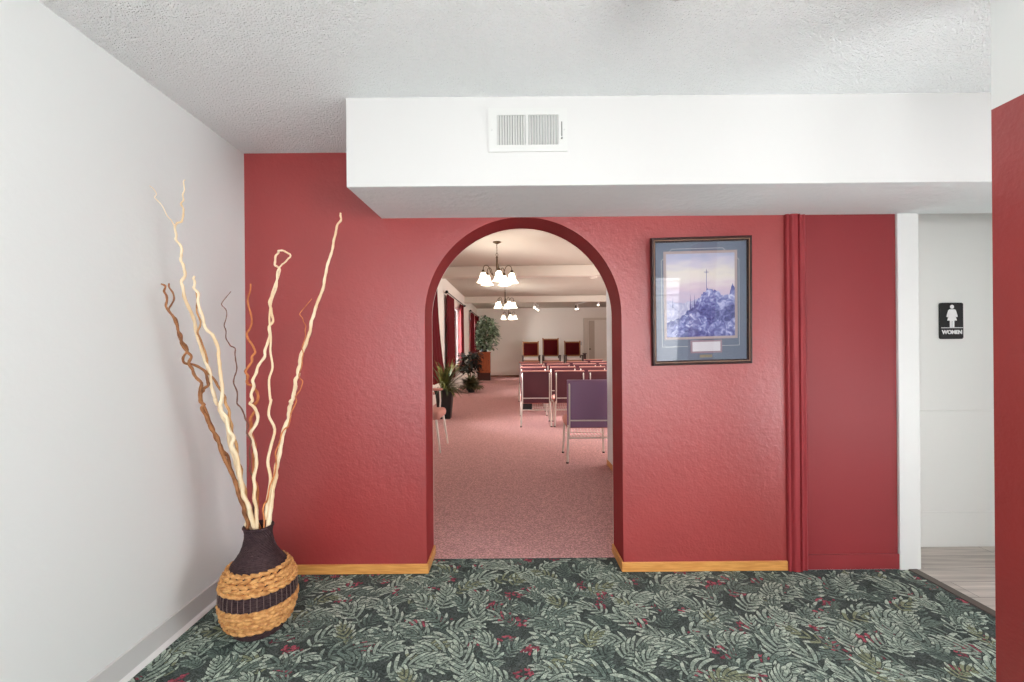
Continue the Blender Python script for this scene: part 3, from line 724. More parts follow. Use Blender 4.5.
cw(MB().rbox((3.6, 10.09, HCH-0.121), (7.3, 0.18, 0.245), 0.01, 1).build('ceiling_beam', M['beam']))
cw(MB().rbox((3.6, 15.68, HCH-0.108), (7.3, 0.18, 0.22), 0.01, 1).build('ceiling_beam', M['beam']))
cm = carpet_noise(mat('chapel_carpet', (216, 172, 168), 0.95, 0.05, vary=(150, (184, 136, 138), 1.0)), 0.009, 0.30)
fm = MB(); ys = [SEAM-0.05, 2.9, 7.4, 11.4, FAR]
ys2 = [SEAM, 7.4, 11.4, FAR+0.02]
vs = []
for y in ys2:
    z = zf(y); vs += [(-0.3, y, z), (7.5, y, z), (-0.3, y, -0.05), (7.5, y, -0.05)]
fs = [(0,1,3,2)] + [(4*i, 4*i+1, 4*i+5, 4*i+4) for i in range(3)] + [(12,13,15,14)] + [(4*i+2, 4*i+3, 4*i+7, 4*i+6) for i in range(3)] + [(4*i, 4*i+4, 4*i+6, 4*i+2) for i in range(3)] + [(4*i+1, 4*i+5, 4*i+7, 4*i+3) for i in range(3)]
fm = MB()
W_ = [(-2.15, SEAM), (5.7, SEAM)]
vv = []
for y in ys2:
    z = zf(y); xl = CO[0]+y*CA-0.2
    vv += [(xl, y, z), (xl+7.9, y, z), (xl, y, -0.06), (xl+7.9, y, -0.06)]
struct(MB().add(vv, fs).build('floor_chapel', cm))
cw(MB().rbox((3.5, FAR-0.008, 0.09+0.03), (7.0, 0.016, 0.06), 0.003, 1).build('baseboard_chapel', M['brown_base']))
# short partition right of the arch
pt = MB().box((1.094, DB, 0), (1.21, 4.90, HCH))
struct(pt.build('wall_partition', mat('cool_lit_white_paint', (238, 244, 248), 0.6, 0.3)))  # cool window light put into the base colour as a blue tint
struct(MB().rbox((1.088, (DB+4.90)/2, 0.03), (0.012, 4.90-DB, 0.06), 0.003, 1).build('baseboard_partition', M['oak']))
# stage
STG = 0.43
struct(MB().rbox((3.2, (17.2+FAR-0.12)/2, (STG+0.09)/2+0.02), (5.3, FAR-17.2-0.12, STG-0.05), 0.01, 1).build('floor_stage', cm))
# far door with casing
dl = at(585, 340, FAR-0.03)
fd = MB()
X0 = at(583, 340, FAR).x; X1 = at(587.5, 340, FAR).x; X2 = X1+1.3
fd.box((X0, FAR-0.20, STG), (X1, FAR-0.12, 2.72)); fd.box((X1, FAR-0.20, 2.62), (X2+0.2, FAR-0.12, 2.72)); fd.box((X2, FAR-0.20, STG), (X2+0.2, FAR-0.12, 2.62))
fdo = struct(fd.build('door_2', M['beam']))
MB().box((X1, FAR-0.17, STG), (X2, FAR-0.13, 2.62)).build('door_leaf', mat('grey_cream_door', (228, 222, 213), 0.6, 0.3), fdo)
MB().rbox(((X1+X1+0.28)/2+0.02, FAR-0.174, 1.6), (0.26, 0.012, 2.0), 0.004, 1).build('door_stile', mat('tan_door_edge', (188, 176, 162), 0.6, 0.3), fdo)
kb = at(590, 349, FAR-0.2)
MB().lathe([(0.0, 0.0), (0.03, 0.005), (0.04, 0.03), (0.03, 0.055), (0.0, 0.06)], (kb.x, FAR-0.178, kb.z), 12, 0, Matrix.Rotation(PI/2, 4, 'X')).build('door_knob', M['bronze'], fdo, True)
sw = at(580.5, 343.5, FAR-0.05)
tag(MB().rbox((sw.x, FAR-0.13, sw.z), (0.12, 0.02, 0.16), 0.004, 1).rbox((sw.x, FAR-0.145, sw.z), (0.04, 0.016, 0.06), 0.003, 1).build('wall_thermostat', M['vinyl']), 'small pale box on the far cream wall beside the door', 'wall control')

# ------------------------------------------------------------------ curtains and rods
def curtain(y0, y1, z0, z1, flare, label, seed, group):
    q = random.Random(seed); n_ = 60; rows = 10; vs = []
    w = y1-y0; folds = max(4, round(w/0.16)); ph = q.uniform(0, 6)
    for s in (0, 1):
        for r in range(rows+1):
            t = r/rows; z = z1+(z0-z1)*t
            for i in range(n_+1):
                u = i/n_; y = y0+w*u
                off = 0.09 + 0.035*(0.7+0.5*t)*math.sin(2*PI*folds*u+ph+0.4*math.sin(3*t)) + flare*t*t + (0.004 if s else 0)
                vs.append((off, y, z))
    st_ = n_+1; base = (rows+1)*st_; fs = []
    for r in range(rows):
        for i in range(n_):
            a = r*st_+i; fs.append((a, a+1, a+st_+1, a+st_)); fs.append((base+a, base+a+st_, base+a+st_+1, base+a+1))
    for i in range(n_):
        fs.append((i, base+i, base+i+1, i+1)); k = rows*st_+i; fs.append((k, k+1, base+k+1, base+k))
    for r in range(rows):
        a = r*st_; fs.append((a, a+st_, base+a+st_, base+a)); a = r*st_+n_; fs.append((a, base+a, base+a+st_, a+st_))
    o = MB().add(vs, fs).build('curtain', M['curtain'], None, True, CO, -CA)
    return tag(o, label, 'curtain', group)
GC = 'crimson curtains on the chapel windows'
ZR = 2.80
curtain(8.6, 9.9, 0.62, ZR-0.05, 0.16, 'crimson curtain just inside the arch, above and left of the spiky plant', 1, GC)
curtain(11.4, 12.5, 0.55, ZR-0.05, 0.0, 'dark crimson curtain at the near side of the middle window', 2, GC)
curtain(13.75, 14.45, 0.6, ZR-0.05, 0.0, 'crimson curtain at the far side of the bright middle window', 3, GC)
curtain(16.8, 17.75, 0.6, ZR-0.05, 0.0, 'crimson curtain nearer to the arch on the last window', 4, GC)
curtain(18.45, 19.75, 0.6, ZR-0.05, 0.0, 'crimson curtain of the last window, behind the tall green plant', 5, GC)
def rod(y0, y1, label):
    t = thing('curtain_rod', label, 'curtain rod', CO, (0,0,-CA), 'dark curtain rods over the chapel windows')
    MB().tube([(0.09, y0, ZR), (0.09, y1, ZR)], 0.014, 8).build('rod', M['black'], t, True)
    for y in (y0, y1): MB().lathe([(0.0,-0.045),(0.03,-0.03),(0.04,0.0),(0.03,0.03),(0.0,0.045)], (0.09, y, ZR), 12, 0, Matrix.Rotation(PI/2, 4, 'X')).build('finial', M['black'], t, True)
    for y in (y0+0.2, y1-0.2): MB().box((0.0, y-0.012, ZR-0.012), (0.09, y+0.012, ZR+0.012)).build('bracket', M['black'], t)
rod(6.6, 9.8, 'dark curtain rod over the window nearest the arch')
rod(11.3, 14.9, 'dark curtain rod with round finial over the middle window')
rod(16.7, 19.9, 'dark curtain rod over the window furthest from the arch')

# ------------------------------------------------------------------ chandeliers
def make_chandelier(first_label):
    t = thing('chandelier', first_label, 'chandelier', (0,0,0), (0,0,0), 'five-light chandeliers down the chapel aisle')
    MB().lathe([(0.0, 0), (0.075, 0), (0.072, -0.012), (0.035, -0.03), (0.012, -0.04), (0.0, -0.04)], (0,0,0), 24).build('canopy', M['bronze'], t, True)
    ch = MB()
    for i in range(7):
        z = -0.05 - i*0.026; a = PI/2*(i % 2)
        pts = []
        for k in range(13):
            q = 2*PI*k/12; pts.append((0.008*math.cos(q)*math.cos(a), 0.008*math.cos(q)*math.sin(a), z+0.018*math.sin(q)))
        ch.tube(pts, 0.0028, 5)
    ch.tube([(0.022*math.cos(2*PI*k/16), 0, -0.232+0.022*math.sin(2*PI*k/16)) for k in range(17)], 0.0035, 5)
    ch.build('chain', M['bronze'], t, True)
    MB().lathe([(0.0,-0.25),(0.012,-0.255),(0.014,-0.27),(0.026,-0.285),(0.014,-0.30),(0.018,-0.32),(0.018,-0.50),(0.028,-0.52),(0.024,-0.56),(0.034,-0.60),(0.02,-0.64),(0.012,-0.66),(0.0,-0.67)], (0,0,0), 16).build('stem', M['bronze'], t, True)
    for k in range(5):
        a = -math.radians(10+72*k); c, s = math.cos(a), math.sin(a)
        prof = [(0.02,-0.60),(0.06,-0.615),(0.10,-0.60),(0.13,-0.55),(0.15,-0.49),(0.18,-0.45),(0.215,-0.44),(0.25,-0.455),(0.268,-0.49),(0.272,-0.53)]
        P = smooth_pts([Vector((r*c, r*s, z)) for r, z in prof], 3)
        am = MB().tube(P, 0.0075, 6).build('arm', M['bronze'], t, True)
        MB().lathe([(0.0,-0.52),(0.02,-0.525),(0.03,-0.56),(0.034,-0.575),(0.0,-0.575)], (0.272*c, 0.272*s, 0), 14).build('socket', M['bronze'], am, True)
        MB().lathe([(0.030,-0.57),(0.048,-0.59),(0.060,-0.63),(0.068,-0.67),(0.085,-0.71),(0.112,-0.745),(0.117,-0.752),(0.108,-0.748),(0.082,-0.714),(0.064,-0.672),(0.056,-0.63),(0.044,-0.594),(0.0,-0.58)], (0.272*c, 0.272*s, 0), 20).build('shade', M['shade'], t, True)
    return t
chan = make_chandelier('lit bronze chandelier with bell shades, the nearest and largest of three')
chan.location = (-0.19, 7.75, HCH); chan.scale = (0.97,)*3
c2 = copy_tree(chan); c2['label'] = 'lit bronze chandelier hanging between the two ceiling beams, middle of three'; c2.location = (-0.085, 12.6, HCH); c2.scale = (0.92,)*3; c2.rotation_euler = (0,0,0.35)
c3_ = copy_tree(chan); c3_['label'] = 'lit bronze chandelier furthest from the arch, smallest of three'; c3_.location = (0.02, 17.3, HCH); c3_.scale = (0.92,)*3; c3_.rotation_euler = (0,0,0.1)
lamp_pos = [chan.location.copy(), c2.location.copy(), c3_.location.copy()]

# ------------------------------------------------------------------ track lights, ceiling discs
def track(a, b_, heads, label):
    """a, b_: rail ends on the ceiling; heads: (t, aim) along the rail"""
    t = thing('track_light', label, 'track light', (a.x, a.y, HCH), (0,0,0), 'white spotlight tracks near the far wall')
    d = Vector((b_.x-a.x, b_.y-a.y, 0))
    Mr = Matrix.Rotation(math.atan2(d.y, d.x), 4, 'Z')
    MB().rbox(d/2 + Vector((0,0,-0.02)), (d.length, 0.04, 0.035), 0.004, 1, 0, Mr).build('rail', M['trim_white'], t)
    for s, aim, dark in heads:
        p = d*s
        hd = MB().tube([p+Vector((0,0,-0.04)), p+Vector((0,0,-0.14))], 0.012, 6)
        ax_ = Vector(aim).normalized(); c0 = p+Vector((0,0,-0.16))
        hd.tube([c0-ax_*0.05, c0-ax_*0.04, c0+ax_*0.045], [0.02, 0.032, 0.038], 12)
        ho = hd.build('spot_head', M['black'] if dark else M['trim_white'], t, True)
        MB().tube([c0+ax_*0.04, c0+ax_*0.075, c0+ax_*0.095], [0.034, 0.042, 0.02], 12).build('bulb', M['bulb'], ho, True)
A1 = at(533.5, 307, 17.3); A1b = at(536.6, 308, 18.6)
track(Vector((A1.x, 17.2, 0)), Vector((A1b.x+0.08, 18.7, 0)), [(0.1, (0.1,0.3,-1), 0), (0.5, (0.1,0.3,-1), 0), (0.9, (0.1,0.3,-1), 0)], 'short spotlight track with three lit heads over the thrones')
A2 = at(577.0, 311, 18.2); A2b = at(597, 309, 16.6)
track(Vector((A2.x-0.06, 18.25, 0)), Vector((A2b.x+0.1, 16.55, 0)), [(0.02, (0.1,0.2,-1), 1), (0.10, (0.1,0.2,-1), 0), (0.95, (-0.2,0.2,-1), 0)], 'long spotlight track in front of the far door')
tag(MB().lathe([(0.0,-0.001),(0.09,-0.001),(0.085,-0.02),(0.07,-0.028),(0.065,-0.016),(0.0,-0.016)], (at(593.5,280,10.09).x, 10.09, HCH-0.245), 24).build('smoke_detector', M['beam'], None, True), 'round cream ceiling disc under the nearer beam at its right', 'smoke detector')
tag(MB().lathe([(0.0,-0.001),(0.12,-0.001),(0.11,-0.015),(0.09,-0.02),(0.085,-0.010),(0.0,-0.010)], (at(565,303,16.6).x, 16.6, HCH), 24).build('ceiling_disc', M['trim_white'], None, True), 'small white ceiling disc just behind the second beam', 'ceiling fitting')

# ------------------------------------------------------------------ church chairs
def make_chair(label, back_mat, group, pipe='rose'):
    """faces +Y; back plane at y = -0.25"""
    t = thing('church_chair', label, 'chair', (0,0,0), (0,0,0), group)
    m = MB().rbox((0, 0.02, 0.435), (0.52, 0.50, 0.10), 0.04, 3)
    m.build('seat', M['rose'], t, True)
    tl = Matrix.Rotation(0.05, 4, 'X')
    MB().rbox((0, -0.215, 0.675), (0.49, 0.05, 0.51), 0.022, 3, 0, tl).build('cushion', M['rose'], t, True)
    MB().rbox((0, -0.248, 0.665), (0.50, 0.034, 0.53), 0.014, 3, 0, tl).build('back_panel', back_mat, t, True)
    MB().rbox((0, -0.235, 0.931), (0.495, 0.075, 0.022), 0.01, 2, 0, tl).build('piping', M[pipe], t, True)
    for s in (-1, 1):
        MB().tube([(s*0.225, -0.262, 0.40), (s*0.225, -0.276, 0.60), (s*0.225, -0.285, 0.80), (s*0.225, -0.288, 0.885), (s*0.225, -0.270, 0.90)], 0.010, 8).build('upright', M['metal'], t, True)
        lg = MB().tube([(s*0.232, -0.245, 0.43), (s*0.240, -0.250, 0.28), (s*0.252, -0.262, 0.012)], [0.0155, 0.0150, 0.0135], 8).build('leg', M['metal'], t, True)
        MB().lathe([(0.0,0),(0.015,0),(0.015,0.015),(0.0,0.018)], (s*0.252, -0.262, 0), 10).build('foot_cap', M['black'], lg, True)
        lg = MB().tube([(s*0.232, 0.20, 0.40), (s*0.240, 0.225, 0.25), (s*0.252, 0.255, 0.012)], [0.0155, 0.0150, 0.0135], 8).build('leg', M['metal'], t, True)
        MB().lathe([(0.0,0),(0.015,0),(0.015,0.015),(0.0,0.018)], (s*0.252, 0.255, 0), 10).build('foot_cap', M['black'], lg, True)
    MB().rbox((0, -0.270, 0.485), (0.44, 0.012, 0.016), 0.003, 1).build('back_trim', M['metal'], t)
    MB().tube([(-0.238, -0.250, 0.285), (0.238, -0.250, 0.285)], 0.009, 8).build('crossbar', M['metal'], t, True)
    rk = MB()
    for i in range(11):
        x = -0.20+0.04*i
        rk.tube([(x, -0.249, 0.292), (x, -0.08, 0.275), (x, 0.14, 0.275), (x, 0.20, 0.33)], 0.003, 5)
    for y, z in ((-0.08, 0.275), (0.14, 0.275)): rk.tube([(-0.238, y, z), (0.238, y, z)], 0.004, 5)
    rk.build('book_rack', M['metal'], t)
    return t
GR = 'burgundy church chairs in rows'
p0 = at(569, 464, 4.97)
near = make_chair('purple-backed church chair standing alone in front of the rows, beside the partition', M['purple'], None, 'purple')
del_group = None
near.location = (0.915, 5.235, 0); near.rotation_euler = (0,0,-CA)
rows = [  # distance of the back plane, x of the first back, number shown, words
    (7.36, 0.235, 3, 'front-facing row nearest the arch'), (8.44, 0.255, 3, 'second row from the arch'), (9.50, 0.290, 4, 'third row from the arch'),
    (10.42, 0.275, 4, 'fourth row from the arch'), (11.5, 2.0, 1, 'fifth row')]
names = ['aisle chair', 'second chair from the aisle', 'third chair from the aisle', 'fourth chair from the aisle']
rown = ['row nearest the arch', 'second row from the arch', 'third row from the arch', 'fourth row from the arch']
proto = None
for k, (d, x0, n_, w) in enumerate(rows):
    for j in range(n_):
        lab = ('burgundy church chair, %s, in the %s' % (names[j], rown[k])) if k < 4 else 'dark-topped church chair of the row furthest from the arch, only its top edge showing'
        if proto is None:
            c = proto = make_chair(lab, M['plum'], GR)
        else:
            c = copy_tree(proto); c['label'] = lab
        y = d + 0.25 - 0.0272*0.56*j
        c.location = (x0 + 0.225 + 0.562*j, y, zf(y)); c.rotation_euler = ((math.atan(0.0225) if 7.4 < y < 11.4 else 0), 0, -CA)
# black book in the rack of the first chair
bk = at(528, 405, 7.4)
tag(MB().rbox((bk.x-0.01, 7.53, 0.333), (0.16, 0.24, 0.10), 0.006, 2).build('hymn_book', M['black']), 'black book in the rack under the aisle chair nearest the arch', 'book')

# armchair by the left wall just inside the arch
ac = thing('waiting_chair', 'rose-seated armchair with silver legs against the wall just inside the arch', 'chair', (-1.13, 5.78, 0), (0,0,-PI/2-CA))
MB().rbox((0, 0.02, 0.465), (0.50, 0.50, 0.11), 0.045, 3).build('seat', M['rose'], ac, True)
MB().rbox((0, -0.25, 0.72), (0.50, 0.06, 0.46), 0.025, 3, 0, Matrix.Rotation(0.08, 4, 'X')).build('backrest', M['rose'], ac, True)
for s in (-1, 1):
    MB().tube([(s*0.25, 0.22, 0.42), (s*0.27, 0.25, 0.2), (s*0.285, 0.275, 0.012)], [0.016, 0.015, 0.013], 8).build('leg', M['metal'], ac, True)
    MB().tube([(s*0.25, -0.22, 0.42), (s*0.27, -0.25, 0.2), (s*0.285, -0.275, 0.012)], [0.016, 0.015, 0.013], 8).build('leg', M['metal'], ac, True)
    MB().tube([(s*0.265, 0.17, 0.44), (s*0.28, 0.18, 0.60), (s*0.28, 0.17, 0.74)], 0.011, 8).build('arm_post', M['metal'], ac, True)
    MB().rbox((s*0.28, -0.02, 0.755), (0.05, 0.46, 0.035), 0.015, 2).build('armrest', M['rose'], ac, True)
    MB().tube([(s*0.28, -0.24, 0.745), (s*0.25, -0.25, 0.62)], 0.011, 8).build('arm_bracket', M['metal'], ac, True)

# ------------------------------------------------------------------ thrones on the stage
def make_throne(label, H):
    """faces -Y; H: height of the back above the floor"""
    t = thing('pulpit_chair', label, 'chair', (0,0,0), (0,0,0), 'red-backed wooden chairs on the stage')
    bw = 0.60
    mitre_frame(bw+0.10, H-0.56, [(0,0.03),(0,-0.03),(0.012,-0.04),(0.05,-0.03),(0.06,-0.01),(0.06,0.03)]).build('back_frame', M['throne_wood'], t, loc=(0, 0.27, 0.56+(H-0.56)/2))
    MB().rbox((0, 0.265, 0.56+(H-0.56)/2), (bw-0.0, 0.07, H-0.66), 0.02, 2).build('back_cushion', M['throne_red'], t, True)
    MB().rbox((0, -0.02, 0.37), (0.62, 0.56, 0.07), 0.006, 1).build('seat_frame', M['throne_wood'], t)
    MB().rbox((0, -0.03, 0.445), (0.58, 0.56, 0.10), 0.035, 3).build('seat_cushion', M['throne_seat'], t, True)
    for s in (-1, 1):
        MB().rbox((s*0.345, -0.04, 0.60), (0.075, 0.62, 0.045), 0.012, 2).build('armrest', M['throne_dark'], t, True)
        MB().rbox((s*0.345, -0.30, 0.29), (0.06, 0.06, 0.58), 0.01, 2).build('leg', M['throne_dark'], t)
        MB().rbox((s*0.345, 0.27, 0.29), (0.055, 0.055, 0.58), 0.01, 2).build('leg', M['throne_dark'], t)
        MB().rbox((s*(bw/2+0.03), 0.27, H+0.01), (0.06, 0.06, 0.05), 0.02, 2).build('finial', M['throne_wood'], t, True)
    return t
TY = 18.7
tx = [at(531, 350, TY).x, at(551.2, 350, TY).x, at(573.2, 350, TY).x]
ths = [('red-backed wooden pulpit chair nearest the aisle, left of the tallest one', 1.19), ('tallest red-backed wooden pulpit chair, in the middle of the three', 1.32), ('red-backed wooden pulpit chair beside the far door, right of the tallest one', 1.19)]
for (lab, H), x in zip(ths, tx):
    t = make_throne(lab, H); t.location = (x, TY, STG+0.02)
sp = at(584.6, 356, TY-0.1)
tag(MB().rbox((sp.x, TY-0.1, STG+0.03+0.33), (0.11, 0.11, 0.62), 0.01, 1).rbox((sp.x, TY-0.1, STG+0.03+0.66), (0.16, 0.16, 0.04), 0.008, 1).rbox((sp.x, TY-0.1, STG+0.035), (0.16, 0.16, 0.03), 0.008, 1).build('pedestal', M['cabinet_dark']), 'narrow dark stand right of the last red-backed chair', 'stand')

# ------------------------------------------------------------------ plants and cabinet
def leaf(m, p, dirv, L, W, droop, n_=5, mi=0, fold=0.25):
    """one leaf: bent strip with a folded midrib"""
    d = Vector(dirv).normalized(); side = d.cross(Vector((0,0,1)))
    if side.length < 0.05: side = Vector((1,0,0))
    side.normalize(); pos = Vector(p); vs = []
    for i in range(n_+1):
        t = i/n_; w = W*math.sin(PI*(0.08+0.92*t))**0.7 if i < n_ else 0.0005
        up = side.cross(d)
        vs += [pos + side*w + up*w*fold, pos, pos - side*w + up*w*fold]
        pos = pos + d*(L/n_); d = (d + Vector((0,0,-droop/n_))).normalized()
    fs = []
    for i in range(n_):
        a = 3*i; fs += [(a, a+1, a+4, a+3), (a+1, a+2, a+5, a+4)]
    m.add(vs, fs, mi)
# spiky plant in tall black square planter
P1 = at(444, 418.5, 8.27)
pl = thing('potted_plant', 'spiky green and yellow plant in a tall square black planter by the curtain', 'plant', (-1.205, 8.27, zf(8.27)))
pm = MB()
def frustum(m, z0, w0, z1, w1, mi=0):
    m.add([(s*w0/2, t*w0/2, z0) for s, t in ((-1,-1),(1,-1),(1,1),(-1,1))] + [(s*w1/2, t*w1/2, z1) for s, t in ((-1,-1),(1,-1),(1,1),(-1,1))],
          [(3,2,1,0),(4,5,6,7),(0,1,5,4),(1,2,6,5),(2,3,7,6),(3,0,4,7)], mi)
frustum(pm, 0.0, 0.22, 0.46, 0.30); frustum(pm, 0.46, 0.33, 0.54, 0.35)
pm.build('planter', M['pot_black'], pl)
MB().box((-0.14,-0.14,0.53), (0.14,0.14,0.548)).build('soil', M['soil'], pl)
lm = MB(); q = random.Random(3)
for i in range(330):
    a = q.uniform(0, 2*PI); el = q.uniform(0.1, 1.4)
    if math.cos(a)*math.cos(el) < -0.3: continue
    leaf(lm, (q.uniform(-.06,.06), q.uniform(-.06,.06), 0.54), (math.cos(a)*math.cos(el), math.sin(a)*math.cos(el), math.sin(el)), q.uniform(0.35, 0.70)*(1 if el > 0.7 else 0.8), q.uniform(0.008, 0.013), q.uniform(0.5, 1.7), 7)
lm.build('foliage', M['spiky'], pl, True, fix=False)
# dark-leaved tree and low bush
d2 = 13.1
T2 = at(469, 391, d2)
dk = thing('potted_tree', 'dark-leaved small tree with a bare trunk between middle and last window', 'plant', (T2.x+0.02, d2+0.15, zf(d2)))
MB().lathe([(0.0,0),(0.11,0),(0.14,0.22),(0.125,0.22),(0.12,0.2),(0.0,0.2)], (0,0,0), 20).build('pot', M['pot_black'], dk, True)
tm = MB()
tm.tube([(0,0,0.19),(0.01,0.01,0.45),(-0.01,0,0.75),(0.01,0,1.0)], [0.022,0.02,0.018,0.01], 8)
q = random.Random(5)
for i in range(14):
    a = q.uniform(0, 2*PI); z = q.uniform(0.55, 0.95)
    tm.tube([(0,0,z),(0.12*math.cos(a),0.12*math.sin(a),z+0.1),(0.2*math.cos(a),0.2*math.sin(a),z+q.uniform(0.05,.25))], [0.009,0.006,0.003], 5)
tm.build('trunk', M['bark'], dk, True)
lm = MB()
for i in range(330):
    a = q.uniform(0, 2*PI); r = 0.28*math.sqrt(q.random()); z = q.uniform(0.52, 1.12)
    lm_p = (r*math.cos(a), r*math.sin(a), z)
    leaf(lm, lm_p, (math.cos(a+q.uniform(-.6,.6)), math.sin(a+q.uniform(-.6,.6)), q.uniform(-.3,.7)), q.uniform(0.14,0.22), q.uniform(0.032,0.05), q.uniform(0.5,1.6), 4)
lm.build('foliage', M['dark_leaf'], dk, True, fix=False)
bs = thing('low_bush', 'low bushy plant on the carpet at the foot of the dark-leaved tree', 'plant', (T2.x+0.11, d2-0.5, zf(d2-0.5)))
MB().lathe([(0.0,0),(0.09,0),(0.12,0.15),(0.105,0.15),(0.1,0.13),(0.0,0.13)], (0,0,0), 20).build('pot', M['pot_black'], bs, True)
lm = MB(); q = random.Random(9)
for i in range(260):
    a = q.uniform(0, 2*PI); el = q.uniform(0.0, 1.4); r0 = q.uniform(0.0, 0.16)
    leaf(lm, (1.5*r0*math.cos(a)*math.cos(el), r0*math.sin(a)*math.cos(el), 0.14+r0*math.sin(el)), (math.cos(a)*math.cos(el), math.sin(a)*math.cos(el), math.sin(el)), q.uniform(0.16,0.30), q.uniform(0.022,0.036), q.uniform(0.6,1.8), 4)
lm.build('foliage', M['low_leaf'], bs, True, fix=False)
# wooden cabinet with the leafy plant on top
CY_ = 17.75; cx = at(484.0, 360, CY_).x; cz = zf(CY_)
cb = thing('wooden_cabinet', 'tall red-brown wooden cabinet with dark plinth in the far corner, under the leafy plant', 'cabinet', (cx, CY_, cz))
cwid, cdep, chh = 0.52, 0.45, 1.14
MB().rbox((0,0,0.15), (cwid-0.01, cdep-0.02, 0.30), 0.006, 1).build('plinth', M['cabinet_dark'], cb)
MB().rbox((0,0,0.30+0.02), (cwid+0.02, cdep+0.02, 0.04), 0.008, 2).build('moulding', M['cabinet'], cb)
MB().rbox((0,0,(0.34+chh-0.04)/2), (cwid, cdep, chh-0.04-0.34), 0.006, 1).build('body', M['cabinet'], cb)
MB().rbox((0,0,chh-0.02), (cwid+0.04, cdep+0.04, 0.04), 0.01, 2).build('top', M['cabinet'], cb)
dr = MB(); 
x0, x1, z0, z1 = -0.22, 0.22, 0.38, chh-0.08; yf = -cdep/2
ring(dr, x0+0.06, x1-0.06, z0+0.07, z1-0.07, x0, x1, z0, z1, yf-0.02, yf-0.001)
dr.rbox((0, yf-0.006, (z0+z1)/2), (0.28, 0.010, z1-z0-0.18), 0.004, 1)
dro = dr.build('door', M['cabinet'], cb)
MB().lathe([(0.0,0),(0.012,0.004),(0.016,0.016),(0.0,0.026)], (x1-0.03, yf-0.02, 0.8), 10, 0, Matrix.Rotation(PI/2, 4, 'X')).build('knob', M['bronze'], dro, True)
fp = thing('leafy_plant', 'tall leafy green and white plant standing on the wooden cabinet', 'plant', (cx, CY_, cz+chh))
MB().lathe([(0.0,0),(0.12,0),(0.16,0.24),(0.145,0.24),(0.14,0.22),(0.0,0.22)], (0,0,0), 20).build('pot', M['pot_black'], fp, True)
tm = MB(); q = random.Random(11)
for k in range(7):
    a = 2*PI*k/7+q.uniform(-.3,.3); tp = Vector((0.32*math.cos(a), 0.3*math.sin(a), q.uniform(0.9,1.35)))
    tm.tube(smooth_pts([Vector((0.03*math.cos(a),0.03*math.sin(a),0.2)), tp*0.5+Vector((0,0,0.12)), tp], 3), 0.010, 5)
tm.build('stems', M['bark'], fp, True)
lm = MB()
for i in range(800):
    # egg-shaped crown leaning right
    while True:
        x, y, z = q.uniform(-1,1), q.uniform(-1,1), q.uniform(-1,1)
        if x*x+y*y+z*z < 1: break
    zz = max(0.16, 0.66+0.76*z); wx = 0.50*(1.0-0.15*z)
    p = (wx*x+0.08+0.06*z, 0.40*y, zz)
    if p[0] < -0.25: continue
    leaf(lm, p, (x+q.uniform(-.5,.5), y+q.uniform(-.5,.5), q.uniform(-.5,.6)), q.uniform(0.14,0.23), q.uniform(0.04,0.062), q.uniform(0.5,1.6), 4)
lm.build('foliage', M['ficus'], fp, True, fix=False)

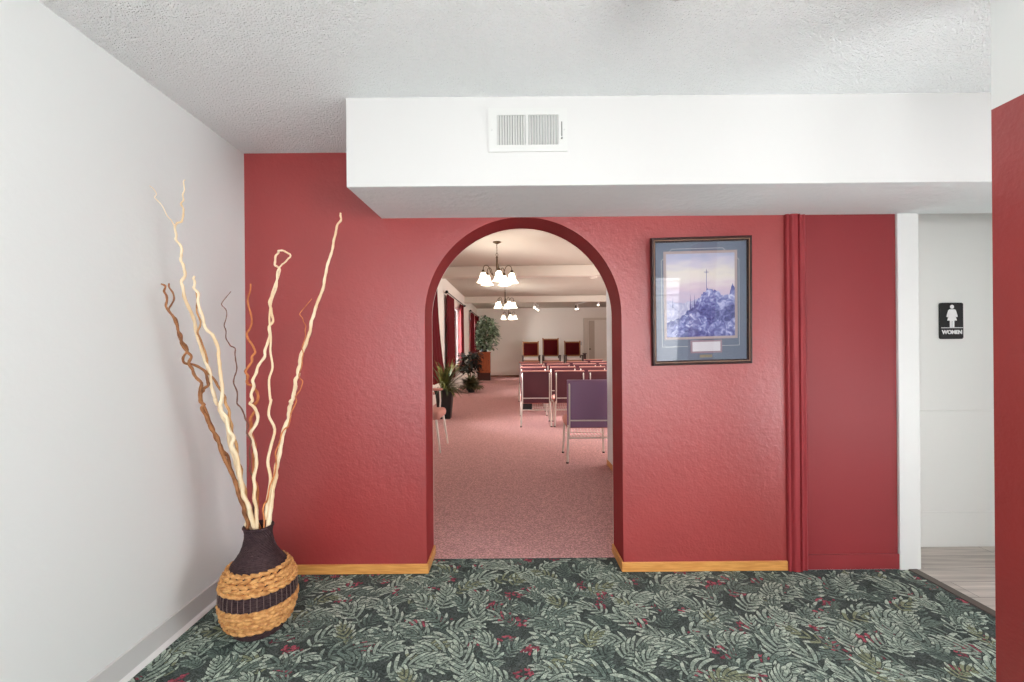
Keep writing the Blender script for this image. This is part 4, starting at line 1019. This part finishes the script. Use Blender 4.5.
# ------------------------------------------------------------------ light
w = bpy.data.worlds.new('world'); bpy.context.scene.world = w; w.use_nodes = True
nt = w.node_tree; bg = nt.nodes['Background']
sky = nt.nodes.new('ShaderNodeTexSky'); sky.sky_type = 'HOSEK_WILKIE'; sky.turbidity = 4; sky.sun_direction = (-0.2, 0.5, 0.8)
mxw = nt.nodes.new('ShaderNodeMix'); mxw.data_type = 'RGBA'; mxw.inputs[0].default_value = 0.6; mxw.inputs[7].default_value = (0.9, 0.95, 1, 1)
nt.links.new(sky.outputs[0], mxw.inputs[6]); nt.links.new(mxw.outputs[2], bg.inputs[0]); bg.inputs[1].default_value = 2.5
def area(name, loc, rot, sx, sy, power, col=(1,1,1)):
    l = bpy.data.lights.new(name, 'AREA'); l.shape = 'RECTANGLE'; l.size = sx; l.size_y = sy; l.energy = power; l.color = col
    o = bpy.data.objects.new(name, l); C.objects.link(o); o.location = loc; o.rotation_euler = rot; return o
def point(name, loc, power, r, col=(1,1,1)):
    l = bpy.data.lights.new(name, 'POINT'); l.energy = power; l.shadow_soft_size = r; l.color = col
    o = bpy.data.objects.new(name, l); C.objects.link(o); o.location = loc; return o
# daylight through the window behind the camera (with the light thrown up from the ground outside) and a fill lamp added on the hall's side
area('daylight_window', (-0.25, YB-0.10, 1.25), (PI/2+0.28, 0, 0), 2.2, 1.5, 60, (0.98, 0.99, 1))
area('hall_fill', (XR+0.09, 0.45, 1.2), (0, PI/2+0.25, 0), 1.6, 2.0, 94, (0.98, 0.99, 1))
s = bpy.data.lights.new('sun', 'SUN'); s.energy = 150; s.angle = 0.02
so = bpy.data.objects.new('sun', s); C.objects.link(so); so.rotation_euler = Vector((-0.15, -0.6, -0.75)).to_track_quat('-Z', 'Y').to_euler()
point('fan_fill', (0.428, 0.53, FZ-0.28), 24, 0.11, (1, 0.98, 0.95))  # lamp added below the made-up bowl, fills soffit and walls
for p in lamp_pos: point('chandelier_lamp', (p.x, p.y, HCH-0.86), 9, 0.25, (1, 0.92, 0.82))
for a, b_ in cwin:
    p = cl(-0.16, (a+b_)/2, 1.7)
    area('daylight_chapel', p, (0, -PI/2, -CA), 1.7, b_-a-0.2, 360, (1, 0.99, 0.98))
area('chapel_right_fill', cl(7.2, 9, 1.7), (0, PI/2, -CA), 1.6, 9, 300, (1, 0.99, 0.97))  # fill lamp added along the windowless right wall

sc = bpy.context.scene
sc.view_settings.view_transform = 'Standard'; sc.view_settings.look = 'None'; sc.view_settings.gamma = 1; sc.view_settings.use_curve_mapping = False
sc.view_settings.exposure = 0.0
sc.cycles.use_denoising = True
sc.cycles.max_bounces = 8; sc.cycles.diffuse_bounces = 5; sc.cycles.transparent_max_bounces = 12
sc.cycles.sample_clamp_indirect = 6
